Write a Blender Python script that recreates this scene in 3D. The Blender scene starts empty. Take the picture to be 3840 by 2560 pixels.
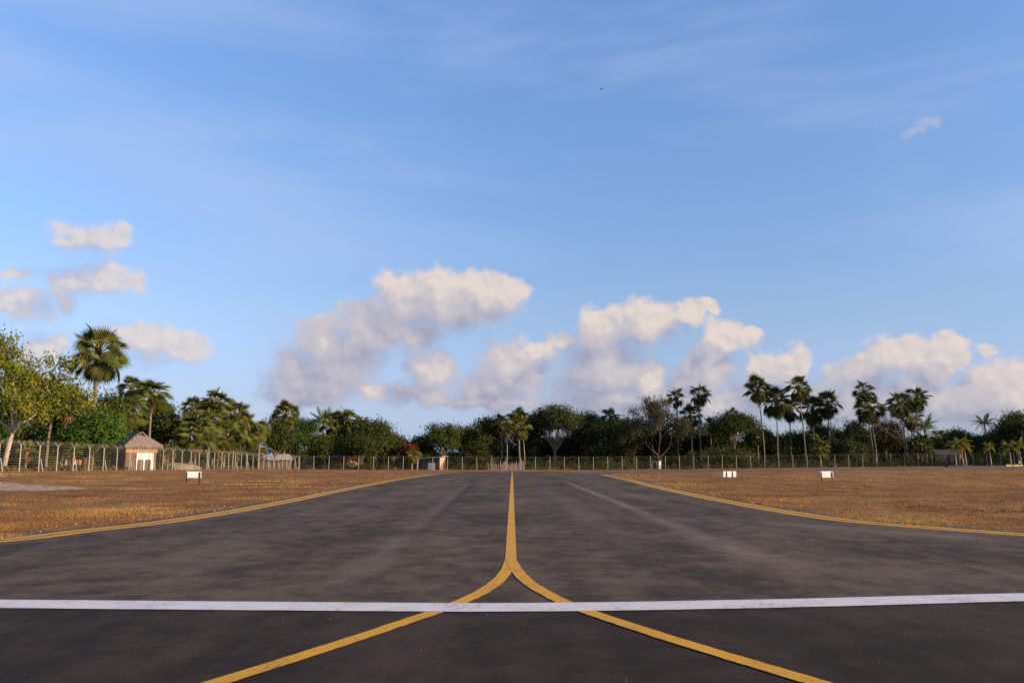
import bpy, math, random
import numpy as np
from mathutils import Vector, Matrix

scene = bpy.context.scene
COL = scene.collection
R = math.radians
rng = np.random.default_rng(11)

# ------------------------------------------------------------------ camera, sky, sun, exposure
F = 3100.0                      # focal length in photo pixels (3840 wide)
CAM_H = 1.45
PITCH = math.atan((1720 - 1280) / F)
SUN_AZ = R(110)                 # clockwise from the view axis: low, from the right and a little behind
SUN_EL = R(15)
SKY_STRENGTH = 0.145
SUN_STRENGTH = 4.3
EXPOSURE = 1.0

cam_data = bpy.data.cameras.new('camera')
cam_data.sensor_fit = 'HORIZONTAL'
cam_data.sensor_width = 22.3
cam_data.lens = F / 3840 * 22.3
cam_data.clip_start = 0.1
cam_data.clip_end = 6000
cam = bpy.data.objects.new('camera', cam_data)
cam.location = (0, 0, CAM_H)
cam.rotation_euler = (math.pi / 2 + PITCH, 0, 0)
COL.objects.link(cam)
scene.camera = cam

sun_dir = Vector((math.sin(SUN_AZ) * math.cos(SUN_EL), math.cos(SUN_AZ) * math.cos(SUN_EL), math.sin(SUN_EL)))
sun_data = bpy.data.lights.new('sun', 'SUN')
sun_data.energy = SUN_STRENGTH
sun_data.angle = R(0.6)
sun_data.color = (1.0, 0.74, 0.49)
sun = bpy.data.objects.new('sun', sun_data)
sun.rotation_euler = sun_dir.to_track_quat('Z', 'Y').to_euler()
sun.location = (60, -30, 60)
COL.objects.link(sun)

vs = scene.view_settings
vs.view_transform = 'Standard'
vs.look = 'None'
vs.gamma = 1.0
vs.use_curve_mapping = False
vs.exposure = EXPOSURE
scene.render.engine = 'CYCLES'
cy = scene.cycles
cy.max_bounces = 6
cy.diffuse_bounces = 3
cy.glossy_bounces = 2
cy.transmission_bounces = 3
cy.transparent_max_bounces = 4
cy.sample_clamp_indirect = 6
cy.use_denoising = False


def lin(r, g, b):
    f = lambda c: (c / 255 / 12.92) if c / 255 <= 0.04045 else ((c / 255 + 0.055) / 1.055) ** 2.4
    return (f(r), f(g), f(b), 1.0)


def ray(px, py):
    """direction through photo pixel (3840x2560)"""
    u = (px - 1920) / F
    v = (1280 - py) / F
    c, s = math.cos(PITCH), math.sin(PITCH)
    return (u, c - v * s, s + v * c)


class NT:
    """small helper round a node tree"""
    def __init__(self, tree):
        self.t = tree
        self.n = tree.nodes
        self.l = tree.links

    def new(self, kind, **kw):
        n = self.n.new(kind)
        for k, v in kw.items():
            setattr(n, k, v)
        return n

    def link(self, a, b):
        self.l.new(a, b)

    def put(self, sock, v):
        if isinstance(v, bpy.types.NodeSocket):
            self.l.new(v, sock)
        else:
            sock.default_value = v

    def math(self, op, a, b=0.0, c=None, clamp=False):
        n = self.new('ShaderNodeMath', operation=op, use_clamp=clamp)
        self.put(n.inputs[0], a)
        self.put(n.inputs[1], b)
        if c is not None:
            self.put(n.inputs[2], c)
        return n.outputs[0]

    def vmath(self, op, a, b=None, scale=None):
        n = self.new('ShaderNodeVectorMath', operation=op)
        self.put(n.inputs[0], a)
        if b is not None:
            self.put(n.inputs[1], b)
        if scale is not None:
            self.put(n.inputs['Scale'], scale)
        return n.outputs['Value'] if op in ('LENGTH', 'DOT_PRODUCT', 'DISTANCE') else n.outputs['Vector']

    def mapr(self, v, a, b, c=0.0, d=1.0, smooth=True):
        n = self.new('ShaderNodeMapRange', interpolation_type='SMOOTHSTEP' if smooth else 'LINEAR')
        self.put(n.inputs[0], v)
        for i, x in enumerate((a, b, c, d)):
            self.put(n.inputs[i + 1], x)
        return n.outputs[0]

    def mix(self, f, a, b, blend='MIX'):
        n = self.new('ShaderNodeMix', data_type='RGBA', blend_type=blend)
        self.put(n.inputs[0], f)
        self.put(n.inputs[6], a)
        self.put(n.inputs[7], b)
        return n.outputs[2]

    def noise(self, vec, scale, detail=4.0, rough=0.55, dim='3D', dist=0.0):
        n = self.new('ShaderNodeTexNoise', noise_dimensions=dim)
        if vec is not None:
            self.link(vec, n.inputs['Vector'])
        n.inputs['Scale'].default_value = scale
        n.inputs['Detail'].default_value = detail
        n.inputs['Roughness'].default_value = rough
        n.inputs['Distortion'].default_value = dist
        return n.outputs['Fac']

    def ramp(self, f, stops):
        n = self.new('ShaderNodeValToRGB')
        e = n.color_ramp.elements
        while len(e) < len(stops):
            e.new(0.5)
        for el, (p, c) in zip(e, stops):
            el.position = p
            el.color = c
        self.link(f, n.inputs[0])
        return n.outputs[0]


# ---- sky: Nishita plus cumulus along the horizon and thin cirrus, all by direction
D2F = 3840 / 2352.0


def azel(xd, yd):
    dx, dy, dz = ray(xd * D2F, yd * D2F)
    return math.atan2(dx, dy), math.atan2(dz, math.hypot(dx, dy))


CLOUDS = [  # x, y, half width, half height (2352 wide view of the picture)
    (935, 690, 70, 52), (1020, 700, 80, 58), (1105, 690, 75, 50), (1160, 668, 40, 28),
    (875, 755, 80, 62), (800, 800, 75, 70), (735, 790, 50, 62), (670, 860, 58, 62), (770, 870, 85, 50),
    (700, 915, 85, 26), (860, 905, 48, 24), (950, 770, 70, 30),
    (985, 855, 46, 48), (970, 908, 62, 28), (1130, 890, 80, 48), (1185, 850, 66, 62),
    (1235, 805, 48, 24), (1290, 787, 40, 18), (1130, 925, 170, 18),
    (1390, 765, 60, 46), (1490, 745, 62, 46), (1385, 855, 100, 66), (1440, 918, 140, 28),
    (1590, 722, 26, 28), (1632, 702, 24, 15), (1495, 875, 40, 42),
    (1655, 780, 38, 42), (1625, 840, 50, 46), (1590, 890, 60, 40), (1710, 785, 34, 24), (1640, 925, 150, 32),
    (1820, 835, 34, 32), (1765, 855, 58, 34), (1830, 920, 120, 32),
    (2055, 820, 52, 42), (1975, 865, 62, 42), (2120, 850, 60, 46), (2188, 808, 30, 36),
    (2085, 912, 200, 36), (2295, 885, 80, 50), (2262, 805, 22, 9),
    (1560, 930, 240, 30), (1900, 925, 260, 40), (2240, 925, 220, 42), (1720, 905, 70, 40),
    (205, 545, 62, 34), (275, 545, 36, 18), (155, 552, 36, 14), (185, 645, 78, 34), (255, 630, 50, 32), (305, 650, 30, 26),
    (38, 705, 95, 40), (140, 688, 46, 32), (45, 630, 34, 14),
    (335, 785, 70, 42), (420, 805, 55, 28), (95, 805, 70, 42),
    (2140, 280, 30, 12), (2105, 300, 30, 9),
]


def build_world():
    w = bpy.data.worlds.new('World')
    scene.world = w
    w.use_nodes = True
    w.cycles.sampling_method = 'NONE'
    t = NT(w.node_tree)
    t.n.clear()
    out = t.new('ShaderNodeOutputWorld')
    sky = t.new('ShaderNodeTexSky', sky_type='NISHITA')
    sky.sun_disc = False
    sky.sun_elevation = SUN_EL
    sky.sun_rotation = SUN_AZ
    sky.altitude = 0
    sky.air_density = 1.0
    sky.dust_density = 0.6
    sky.ozone_density = 2.5
    tc = t.new('ShaderNodeTexCoord')
    d = tc.outputs['Generated']
    sep = t.new('ShaderNodeSeparateXYZ')
    t.link(d, sep.inputs[0])
    az = t.math('ARCTAN2', sep.outputs[0], sep.outputs[1])
    el = t.math('ARCSINE', sep.outputs[2])
    cmb = t.new('ShaderNodeCombineXYZ')
    t.link(az, cmb.inputs[0])
    t.link(el, cmb.inputs[1])
    p0 = cmb.outputs[0]
    # moist tropical air: the same soft tint by elevation all round the sky
    ef = t.math('DIVIDE', el, R(32), clamp=True)
    tint = t.ramp(ef, [(0.0, C4(.37, .46, .86)), (.10, C4(.45, .44, .63)), (.30, C4(.63, .59, .67)), (.52, C4(.68, .69, .79)), (.9, C4(.76, .82, .97))])
    base = t.mix(1.0, sky.outputs[0], tint, 'MULTIPLY')
    # thin high cirrus
    k = 1.0 / (SKY_STRENGTH * 2 ** EXPOSURE)
    sc = lambda c: (c[0] * k, c[1] * k, c[2] * k, 1)
    ms = t.new('ShaderNodeMapping')
    t.link(p0, ms.inputs['Vector'])
    ms.inputs['Rotation'].default_value = (0, 0, R(-7))
    ms.inputs['Scale'].default_value = (1.3, 6.5, 1)
    cir = t.noise(ms.outputs[0], 1.3, 5, 0.52, '2D', 0.25)
    cir = t.math('MULTIPLY', t.mapr(cir, 0.36, 0.78), 0.46)
    base = t.mix(cir, base, sc(lin(180, 201, 240)))
    half = math.pi / 5
    wr0 = t.math('WRAP', az, half, -half)     # the cloud layout repeats round the horizon, its noise does not

    def background(col):
        bg = t.new('ShaderNodeBackground')
        bg.inputs['Strength'].default_value = SKY_STRENGTH
        t.link(col, bg.inputs['Color'])
        return bg.outputs[0]

    def field(p, blobs):
        n1 = t.new('ShaderNodeTexNoise', noise_dimensions='2D')
        t.link(p, n1.inputs['Vector'])
        n1.inputs['Scale'].default_value = 24
        n1.inputs['Detail'].default_value = 5.0
        n1.inputs['Roughness'].default_value = 0.52
        warp = t.vmath('SCALE', t.vmath('SUBTRACT', n1.outputs['Color'], (0.5, 0.5, 0.5)), scale=0.042)
        s = t.new('ShaderNodeSeparateXYZ')
        t.link(t.vmath('ADD', p, warp), s.inputs[0])
        c = t.new('ShaderNodeCombineXYZ')
        t.link(t.math('WRAP', s.outputs[0], half, -half), c.inputs[0])
        t.link(s.outputs[1], c.inputs[1])
        q = c.outputs[0]
        acc = None
        for a, e, ra, re in blobs:
            m = t.new('ShaderNodeVectorMath', operation='MULTIPLY_ADD')
            t.link(q, m.inputs[0])
            ix, iy = 1 / (1.70 * ra), 1 / (1.70 * re)
            m.inputs[1].default_value = (ix, iy, 0)
            m.inputs[2].default_value = (-a * ix, -e * iy, 0)
            ln = t.vmath('LENGTH', m.outputs[0])
            acc = ln if acc is None else t.math('SMOOTH_MIN', acc, ln, 0.16)
        f = t.math('SUBTRACT', 1.0, acc)
        return t.math('ADD', f, t.math('MULTIPLY', t.math('SUBTRACT', n1.outputs['Fac'], 0.5), 0.30)), f

    def clouds(blobs, strength=0.92, soft=0.72):
        f1, g1 = field(p0, blobs)
        f2, g2 = field(t.vmath('ADD', p0, (0.026, 0.030, 0)), blobs)
        n1 = t.noise(p0, 46, 5, 0.60, '2D')
        n2 = t.noise(t.vmath('ADD', p0, (0.005, 0.008, 0)), 46, 5, 0.60, '2D')
        df = t.math('ADD', t.math('MULTIPLY', t.math('SUBTRACT', g1, g2), 0.70), t.math('MULTIPLY', t.math('SUBTRACT', f1, f2), 0.30))
        lit = t.mapr(df, -0.62, 0.66, smooth=False)
        lit = t.math('ADD', lit, t.math('MULTIPLY', t.math('SUBTRACT', n1, n2), 0.50))
        lit = t.math('ADD', lit, t.mapr(el, R(1), R(9), -0.22, -0.04, smooth=False))
        # sunlit tops are crisp, shaded undersides melt into the air
        fd = t.math('ADD', f1, t.math('MULTIPLY', t.math('SUBTRACT', n1, 0.5), 0.30))
        edge = t.mapr(lit, 0.35, 0.75, soft, soft * .62)
        mr = t.new('ShaderNodeMapRange', interpolation_type='SMOOTHSTEP')
        t.link(fd, mr.inputs[0])
        mr.inputs[1].default_value = 0.08
        t.link(edge, mr.inputs[2])
        dens = t.math('MULTIPLY', mr.outputs[0], strength)
        ccol = t.ramp(lit, [(0.14, lin(162, 162, 184)), (0.46, lin(189, 184, 195)), (0.74, lin(207, 198, 200)), (1.05 - .05, lin(234, 218, 206))])
        ccol = t.vmath('SCALE', ccol, scale=k)
        return background(t.mix(dens, base, ccol))

    blobs = []
    for x, y, hw, hh in CLOUDS:
        a, e = azel(x, y)
        a1, _ = azel(x + hw, y)
        _, e1 = azel(x, y - hh)
        blobs.append((a, e, abs(a1 - a), abs(e1 - e)))
    plain_sky = background(base)
    high = R(17)
    bounds = [-half, azel(545, 800)[0], azel(860, 800)[0], azel(1330, 800)[0], azel(1700, 800)[0], half]

    def near(b, lo, hi):
        return b[0] + b[2] * 1.5 + .03 > lo and b[0] - b[2] * 1.5 - .03 < hi

    sh = None
    for i in range(4, -1, -1):
        lo, hi = bounds[i], bounds[i + 1]
        s_ = clouds([b for b in blobs if near(b, lo, hi) and b[1] < high], *((0.78, 1.0) if i == 0 else ()))
        if sh is None:
            sh = s_
        else:
            mx = t.new('ShaderNodeMixShader')
            t.link(t.math('LESS_THAN', wr0, hi), mx.inputs[0])
            t.link(sh, mx.inputs[1])
            t.link(s_, mx.inputs[2])
            sh = mx.outputs[0]
    # wisps high up
    wisp = clouds([b for b in blobs if b[1] >= high], 0.22, 1.1)
    mw = t.new('ShaderNodeMixShader')
    wm = t.math('MULTIPLY', t.math('LESS_THAN', el, R(30)), t.math('GREATER_THAN', wr0, azel(1950, 300)[0]))
    t.link(wm, mw.inputs[0])
    t.link(plain_sky, mw.inputs[1])
    t.link(wisp, mw.inputs[2])
    mx = t.new('ShaderNodeMixShader')
    t.link(t.math('LESS_THAN', el, high), mx.inputs[0])
    t.link(mw.outputs[0], mx.inputs[1])
    t.link(sh, mx.inputs[2])
    t.link(mx.outputs[0], out.inputs[0])


C4 = lambda r, g, b: (r, g, b, 1)
build_world()


# ------------------------------------------------------------------ helpers: objects, meshes
def tag(o, label=None, cat=None, group=None, kind=None):
    if label:
        o['label'] = label
    if cat:
        o['category'] = cat
    if group:
        o['group'] = group
    if kind:
        o['kind'] = kind
    return o


def empty(name, loc=(0, 0, 0), rz=0.0, parent=None):
    o = bpy.data.objects.new(name, None)
    o.location = loc
    o.rotation_euler = (0, 0, rz)
    o.empty_display_size = 0.3
    COL.objects.link(o)
    if parent:
        o.parent = parent
    return o


def link_mesh(name, me, parent=None, loc=None):
    o = bpy.data.objects.new(name, me)
    COL.objects.link(o)
    if parent:
        o.parent = parent
    if loc is not None:
        o.location = loc
    return o


class MB:
    """collects vertices and faces, then makes ONE mesh"""
    def __init__(self):
        self.v = []
        self.f = []
        self.nv = 0
        self.m = []
        self.t = []
        self.arr = []            # (verts array, faces array k-gon, mat, tint array)

    def add(self, verts, faces, mat=0, tint=0.5):
        o = self.nv
        self.v.extend([tuple(x) for x in verts])
        self.t.extend([tint] * len(verts))
        self.nv += len(verts)
        for fc in faces:
            self.f.append(tuple(i + o for i in fc))
            self.m.append(mat)

    def box(self, lo, hi, mat=0):
        x0, y0, z0 = lo
        x1, y1, z1 = hi
        self.add([(x0, y0, z0), (x1, y0, z0), (x1, y1, z0), (x0, y1, z0), (x0, y0, z1), (x1, y0, z1), (x1, y1, z1), (x0, y1, z1)],
                 [(0, 3, 2, 1), (4, 5, 6, 7), (0, 1, 5, 4), (1, 2, 6, 5), (2, 3, 7, 6), (3, 0, 4, 7)], mat)

    def tube(self, pts, rad, sides=6, mat=0, tint=0.5, cap=True):
        pts = [Vector(p) for p in pts]
        if not hasattr(rad, '__len__'):
            rad = [rad] * len(pts)
        vs_, fs = [], []
        n = len(pts)
        for i, p in enumerate(pts):
            d = (pts[min(i + 1, n - 1)] - pts[max(i - 1, 0)])
            d = d.normalized() if d.length > 1e-9 else Vector((0, 0, 1))
            up = Vector((0, 0, 1)) if abs(d.z) < 0.9 else Vector((1, 0, 0))
            a = d.cross(up).normalized()
            b = a.cross(d)
            for k in range(sides):
                t_ = 2 * math.pi * k / sides
                vs_.append(p + (a * math.cos(t_) + b * math.sin(t_)) * rad[i])
        for i in range(n - 1):
            for k in range(sides):
                k2 = (k + 1) % sides
                fs.append((i * sides + k, i * sides + k2, (i + 1) * sides + k2, (i + 1) * sides + k))
        if cap:
            fs.append(tuple(range(sides - 1, -1, -1)))
            fs.append(tuple((n - 1) * sides + k for k in range(sides)))
        self.add(vs_, fs, mat, tint)

    def quads(self, V, tint, mat=0):
        """V: (N,4,3) array of quads"""
        self.arr.append((np.asarray(V, dtype=np.float32), np.asarray(tint, dtype=np.float32), mat))

    def mesh(self, name, mats, smooth=False):
        me = bpy.data.meshes.new(name)
        vl = [np.array(self.v, dtype=np.float32).reshape(-1, 3)]
        tl = [np.array(self.t, dtype=np.float32)]
        loops = [i for f in self.f for i in f]
        tot = [len(f) for f in self.f]
        L = [np.array(loops, dtype=np.int32)]
        T = [np.array(tot, dtype=np.int32)]
        M = [np.array(self.m, dtype=np.int32)]
        off = self.nv
        for V, tint, mat in self.arr:
            n, kk = V.shape[0], V.shape[1]
            vl.append(V.reshape(-1, 3))
            tl.append(np.repeat(tint, kk))
            L.append(np.arange(n * kk, dtype=np.int32) + off)
            T.append(np.full(n, kk, dtype=np.int32))
            M.append(np.full(n, mat, dtype=np.int32))
            off += n * kk
        vv = np.concatenate(vl)
        L = np.concatenate(L)
        T = np.concatenate(T)
        M = np.concatenate(M)
        tt = np.concatenate(tl)
        me.vertices.add(len(vv))
        me.vertices.foreach_set('co', vv.ravel())
        me.loops.add(len(L))
        me.loops.foreach_set('vertex_index', L)
        me.polygons.add(len(T))
        st = np.zeros(len(T), dtype=np.int32)
        st[1:] = np.cumsum(T)[:-1]
        me.polygons.foreach_set('loop_start', st)
        me.polygons.foreach_set('loop_total', T)
        if len(mats) > 1:
            me.polygons.foreach_set('material_index', M)
        me.polygons.foreach_set('use_smooth', np.full(len(T), bool(smooth)))
        at = me.attributes.new('tint', 'FLOAT', 'POINT')
        at.data.foreach_set('value', tt)
        for m in mats:
            me.materials.append(m)
        me.update(calc_edges=True)
        me.validate()
        return me

    def build(self, name, mats, parent=None, loc=None, smooth=False):
        if not isinstance(mats, (list, tuple)):
            mats = [mats]
        return link_mesh(name, self.mesh(name, mats, smooth), parent, loc)


# ------------------------------------------------------------------ materials
def new_mat(name):
    m = bpy.data.materials.new(name)
    m.use_nodes = True
    t = NT(m.node_tree)
    b = t.n.get('Principled BSDF')
    return m, t, b


def plain(name, col, rough=0.8, var=0.25, scale=3.0, spec=0.3, metal=0.0, bump=0.0):
    m, t, b = new_mat(name)
    tc = t.new('ShaderNodeTexCoord')
    n = t.noise(tc.outputs['Object'], scale, 5, 0.6)
    f = t.mapr(n, 0.3, 0.7, 1 - var, 1 + var, smooth=False)
    c = t.vmath('SCALE', col[:3], scale=f)
    t.link(c, b.inputs['Base Color'])
    b.inputs['Roughness'].default_value = rough
    b.inputs['Specular IOR Level'].default_value = spec
    b.inputs['Metallic'].default_value = metal
    if bump:
        bp = t.new('ShaderNodeBump')
        bp.inputs['Strength'].default_value = bump
        t.link(n, bp.inputs['Height'])
        t.link(bp.outputs[0], b.inputs['Normal'])
    return m


def foliage(name, stops, transl=0.3, obj_rand=0.35, rough=0.5):
    m, t, b = new_mat(name)
    at = t.new('ShaderNodeAttribute', attribute_name='tint')
    oi = t.new('ShaderNodeObjectInfo')
    f = t.math('ADD', t.math('MULTIPLY', at.outputs['Fac'], 1 - obj_rand), t.math('MULTIPLY', oi.outputs['Random'], obj_rand))
    c = t.ramp(f, stops)
    t.link(c, b.inputs['Base Color'])
    b.inputs['Roughness'].default_value = rough
    b.inputs['Specular IOR Level'].default_value = 0.12
    tr = t.new('ShaderNodeBsdfTranslucent')
    t.link(c, tr.inputs['Color'])
    mx = t.new('ShaderNodeMixShader')
    mx.inputs[0].default_value = transl
    t.link(b.outputs[0], mx.inputs[1])
    t.link(tr.outputs[0], mx.inputs[2])
    out = t.n.get('Material Output')
    t.link(mx.outputs[0], out.inputs['Surface'])
    return m


C = lambda r, g, b: (r, g, b, 1)
M = {}
M['leaf_green'] = foliage('leaf_green', [(0, C(.030, .062, .010)), (.5, C(.055, .115, .016)), (1, C(.095, .165, .024))])
M['leaf_dark'] = foliage('leaf_dark', [(0, C(.026, .038, .009)), (.5, C(.052, .070, .014)), (1, C(.098, .108, .022))])
M['leaf_olive'] = foliage('leaf_olive', [(0, C(.034, .044, .014)), (.5, C(.066, .078, .022)), (1, C(.115, .115, .034))])
M['leaf_yellow'] = foliage('leaf_yellow', [(0, C(.060, .090, .012)), (.5, C(.125, .150, .018)), (1, C(.240, .210, .024))])
M['leaf_grey'] = foliage('leaf_grey', [(0, C(.045, .050, .024)), (.5, C(.085, .085, .040)), (1, C(.135, .120, .060))])
M['leaf_red'] = foliage('leaf_red', [(0, C(.07, .018, .010)), (.5, C(.12, .028, .014)), (1, C(.18, .05, .02))])
M['leaf_dry'] = foliage('leaf_dry', [(0, C(.09, .065, .025)), (.5, C(.16, .115, .04)), (1, C(.24, .18, .065))], transl=0.2)
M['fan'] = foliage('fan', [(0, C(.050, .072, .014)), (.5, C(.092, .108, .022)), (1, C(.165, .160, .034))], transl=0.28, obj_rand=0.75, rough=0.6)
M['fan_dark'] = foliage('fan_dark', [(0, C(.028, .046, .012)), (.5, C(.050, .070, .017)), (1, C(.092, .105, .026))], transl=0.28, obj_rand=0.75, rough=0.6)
M['fan_dead'] = foliage('fan_dead', [(0, C(.10, .058, .030)), (.5, C(.19, .110, .055)), (1, C(.30, .19, .10))], transl=0.12, obj_rand=0.75, rough=0.8)
M['petiole'] = foliage('petiole', [(0, C(.16, .14, .035)), (.5, C(.27, .21, .05)), (1, C(.36, .25, .07))], transl=0.0, obj_rand=0.8)
M['feather'] = foliage('feather', [(0, C(.045, .080, .014)), (.5, C(.080, .120, .020)), (1, C(.140, .165, .030))], transl=0.28)
M['feather_yellow'] = foliage('feather_yellow', [(0, C(.10, .13, .014)), (.5, C(.18, .19, .020)), (1, C(.30, .25, .03))], transl=0.3)
M['banana'] = foliage('banana', [(0, C(.06, .12, .015)), (.5, C(.10, .17, .022)), (1, C(.18, .22, .03))], transl=0.35)
M['bark'] = plain('bark', (.16, .12, .09), .9, .35, 4, bump=.5)
M['bark_pale'] = plain('bark_pale', (.34, .27, .20), .9, .3, 4, bump=.5)
M['bark_palm'] = plain('bark_palm', (.15, .125, .105), .9, .35, 5, bump=.6)
M['twig'] = plain('twig', (.22, .165, .12), .9, .3, 3)
M['post'] = plain('post', (.30, .30, .26), .6, .18, 2.5, spec=.4)
M['wire'] = plain('wire', (.32, .29, .22), .9, .15, 1.0, spec=.1)
M['white_paint'] = plain('white_paint', (.80, .79, .76), .5, .05, 3)
M['black_paint'] = plain('black_paint', (.018, .016, .015), .6, .2, 3)
M['thatch'] = plain('thatch', (.165, .132, .116), .95, .4, 5, bump=.7)
M['thatch_warm'] = plain('thatch_warm', (.33, .20, .12), .95, .4, 5, bump=.7)
M['thatch_dark'] = plain('thatch_dark', (.10, .085, .08), .95, .3, 4, bump=.6)
M['bamboo'] = plain('bamboo', (.135, .085, .06), .85, .35, 3, bump=.3)
M['plaster'] = plain('plaster', (.74, .68, .56), .85, .08, 2)
M['concrete'] = plain('concrete', (.42, .38, .33), .9, .2, 2, bump=.3)
M['concrete_tan'] = plain('concrete_tan', (.50, .41, .29), .9, .2, 2, bump=.3)
M['dark_wood'] = plain('dark_wood', (.07, .05, .04), .85, .3, 3)
M['tin'] = plain('tin', (.42, .43, .47), .45, .2, 2, spec=.5, metal=.25)
M['brick_wall'] = plain('brick_wall', (.42, .27, .18), .9, .25, 3)
M['pink_wall'] = plain('pink_wall', (.52, .30, .22), .9, .15, 2)
M['stake'] = plain('stake', (.40, .33, .30), .9, .3, 4)
M['earth_pale'] = plain('earth_pale', (.25, .20, .12), .95, .25, 2, bump=.5)
M['earth_grey'] = plain('earth_grey', (.25, .195, .14), .95, .6, 3.2, bump=.8)
M['tarp_blue'] = plain('tarp_blue', (.025, .06, .10), .6, .2, 2)
M['cloth_white'] = plain('cloth_white', (.65, .66, .72), .8, .1, 2)
M['cloth_blue'] = plain('cloth_blue', (.18, .24, .40), .8, .1, 2)
M['cloth_orange'] = plain('cloth_orange', (.50, .22, .09), .8, .1, 2)
M['yellow_kerb'] = plain('yellow_kerb', (.60, .42, .14), .7, .15, 2)
M['stone'] = plain('stone', (.36, .31, .26), .9, .3, 6)
M['bird'] = plain('bird', (.03, .035, .05), .7, .2, 6)


def ground_material():
    m, t, b = new_mat('dry_ground')
    g = t.new('ShaderNodeNewGeometry')
    P = g.outputs['Position']
    big = t.noise(P, 0.045, 4, 0.6)
    mid = t.noise(P, 0.35, 5, 0.62)
    fine = t.noise(P, 5.0, 6, 0.7)
    f = t.math('ADD', t.math('MULTIPLY', big, 0.30), t.math('ADD', t.math('MULTIPLY', mid, 0.45), t.math('MULTIPLY', fine, 0.33)))
    c = t.ramp(f, [(.41, C(.096, .038, .013)), (.50, C(.175, .077, .024)), (.58, C(.250, .130, .040)), (.68, C(.36, .22, .080))])
    # bare grey earth in scattered patches
    pn = t.noise(P, 0.12, 5, 0.65)
    c = t.mix(t.math('MULTIPLY', t.mapr(pn, 0.60, 0.72), 0.6), c, C(.25, .19, .14))
    gn = t.noise(P, 0.21, 4, 0.6)
    c = t.mix(t.math('MULTIPLY', t.mapr(gn, 0.58, 0.70), 0.45), c, C(.17, .135, .028))
    t.link(c, b.inputs['Base Color'])
    b.inputs['Roughness'].default_value = 0.95
    b.inputs['Specular IOR Level'].default_value = 0.1
    bp = t.new('ShaderNodeBump')
    bp.inputs['Strength'].default_value = 0.7
    bp.inputs['Distance'].default_value = 0.12
    t.link(t.math('ADD', fine, mid), bp.inputs['Height'])
    t.link(bp.outputs[0], b.inputs['Normal'])
    return m


def seg_mask(t, P, a, b_, w0, w1, soft=1.0):
    """soft streak along the ground from a to b (world x, y)"""
    ax, ay = a
    bx, by = b_
    L = math.hypot(bx - ax, by - ay)
    ux, uy = (bx - ax) / L, (by - ay) / L
    s = t.new('ShaderNodeSeparateXYZ')
    t.link(P, s.inputs[0])
    x = t.math('SUBTRACT', s.outputs[0], ax)
    y = t.math('SUBTRACT', s.outputs[1], ay)
    al = t.math('ADD', t.math('MULTIPLY', x, ux), t.math('MULTIPLY', y, uy))
    ac = t.math('ABSOLUTE', t.math('SUBTRACT', t.math('MULTIPLY', x, uy), t.math('MULTIPLY', y, ux)))
    wd = t.mapr(al, 0, L, w0, w1, smooth=False)
    m = t.math('SUBTRACT', 1.0, t.math('DIVIDE', ac, wd), clamp=True)
    ends = t.math('MULTIPLY', t.mapr(al, -0.1 * L, 0.15 * L), t.mapr(al, 0.8 * L, 1.1 * L, 1, 0))
    return t.math('MULTIPLY', m, ends)


def asphalt_material(name, dark, light, streaks=()):
    m, t, b = new_mat(name)
    g = t.new('ShaderNodeNewGeometry')
    P = g.outputs['Position']
    mp = t.new('ShaderNodeMapping')
    t.link(P, mp.inputs['Vector'])
    mp.inputs['Scale'].default_value = (1.0, 0.75, 1.0)
    m2 = t.new('ShaderNodeMapping')
    t.link(P, m2.inputs['Vector'])
    m2.inputs['Scale'].default_value = (1.5, 0.10, 1.0)
    big = t.math('ADD', t.math('MULTIPLY', t.noise(mp.outputs[0], 0.36, 5, 0.62, dist=0.5), 0.6), t.math('MULTIPLY', t.noise(m2.outputs[0], 0.55, 4, 0.6), 0.4))
    mid = t.noise(mp.outputs[0], 2.1, 6, 0.68)
    gr = t.noise(P, 55, 3, 0.7)
    f = t.math('ADD', t.math('MULTIPLY', big, 0.62), t.math('MULTIPLY', mid, 0.38))
    f = t.mapr(f, 0.41, 0.60)
    c = t.mix(f, dark, light)
    wn = t.noise(P, 1.3, 5, 0.65)
    for (a, bb, w0, w1, col, amt) in streaks:
        k = t.math('MULTIPLY', seg_mask(t, P, a, bb, w0, w1), t.mapr(wn, 0.30, 0.62, 0.35, 1.0))
        c = t.mix(t.math('MULTIPLY', k, amt), c, col)
    # stone grain: light and dark aggregate
    c = t.mix(0.85, c, t.mapr(gr, 0.25, 0.75, 0.52, 1.48, smooth=False), 'MULTIPLY')
    vo = t.new('ShaderNodeTexVoronoi')
    t.link(P, vo.inputs['Vector'])
    vo.inputs['Scale'].default_value = 26
    sp = t.math('MULTIPLY', t.mapr(vo.outputs['Distance'], 0.05, 0.16, 1, 0), t.mapr(t.noise(P, 7, 3, 0.6), 0.55, 0.7))
    c = t.mix(t.math('MULTIPLY', sp, 0.85), c, C(.24, .20, .17))
    t.link(c, b.inputs['Base Color'])
    b.inputs['Roughness'].default_value = 0.88
    b.inputs['Specular IOR Level'].default_value = 0.15
    bp = t.new('ShaderNodeBump')
    bp.inputs['Strength'].default_value = 0.5
    bp.inputs['Distance'].default_value = 0.006
    t.link(gr, bp.inputs['Height'])
    t.link(bp.outputs[0], b.inputs['Normal'])
    return m


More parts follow.
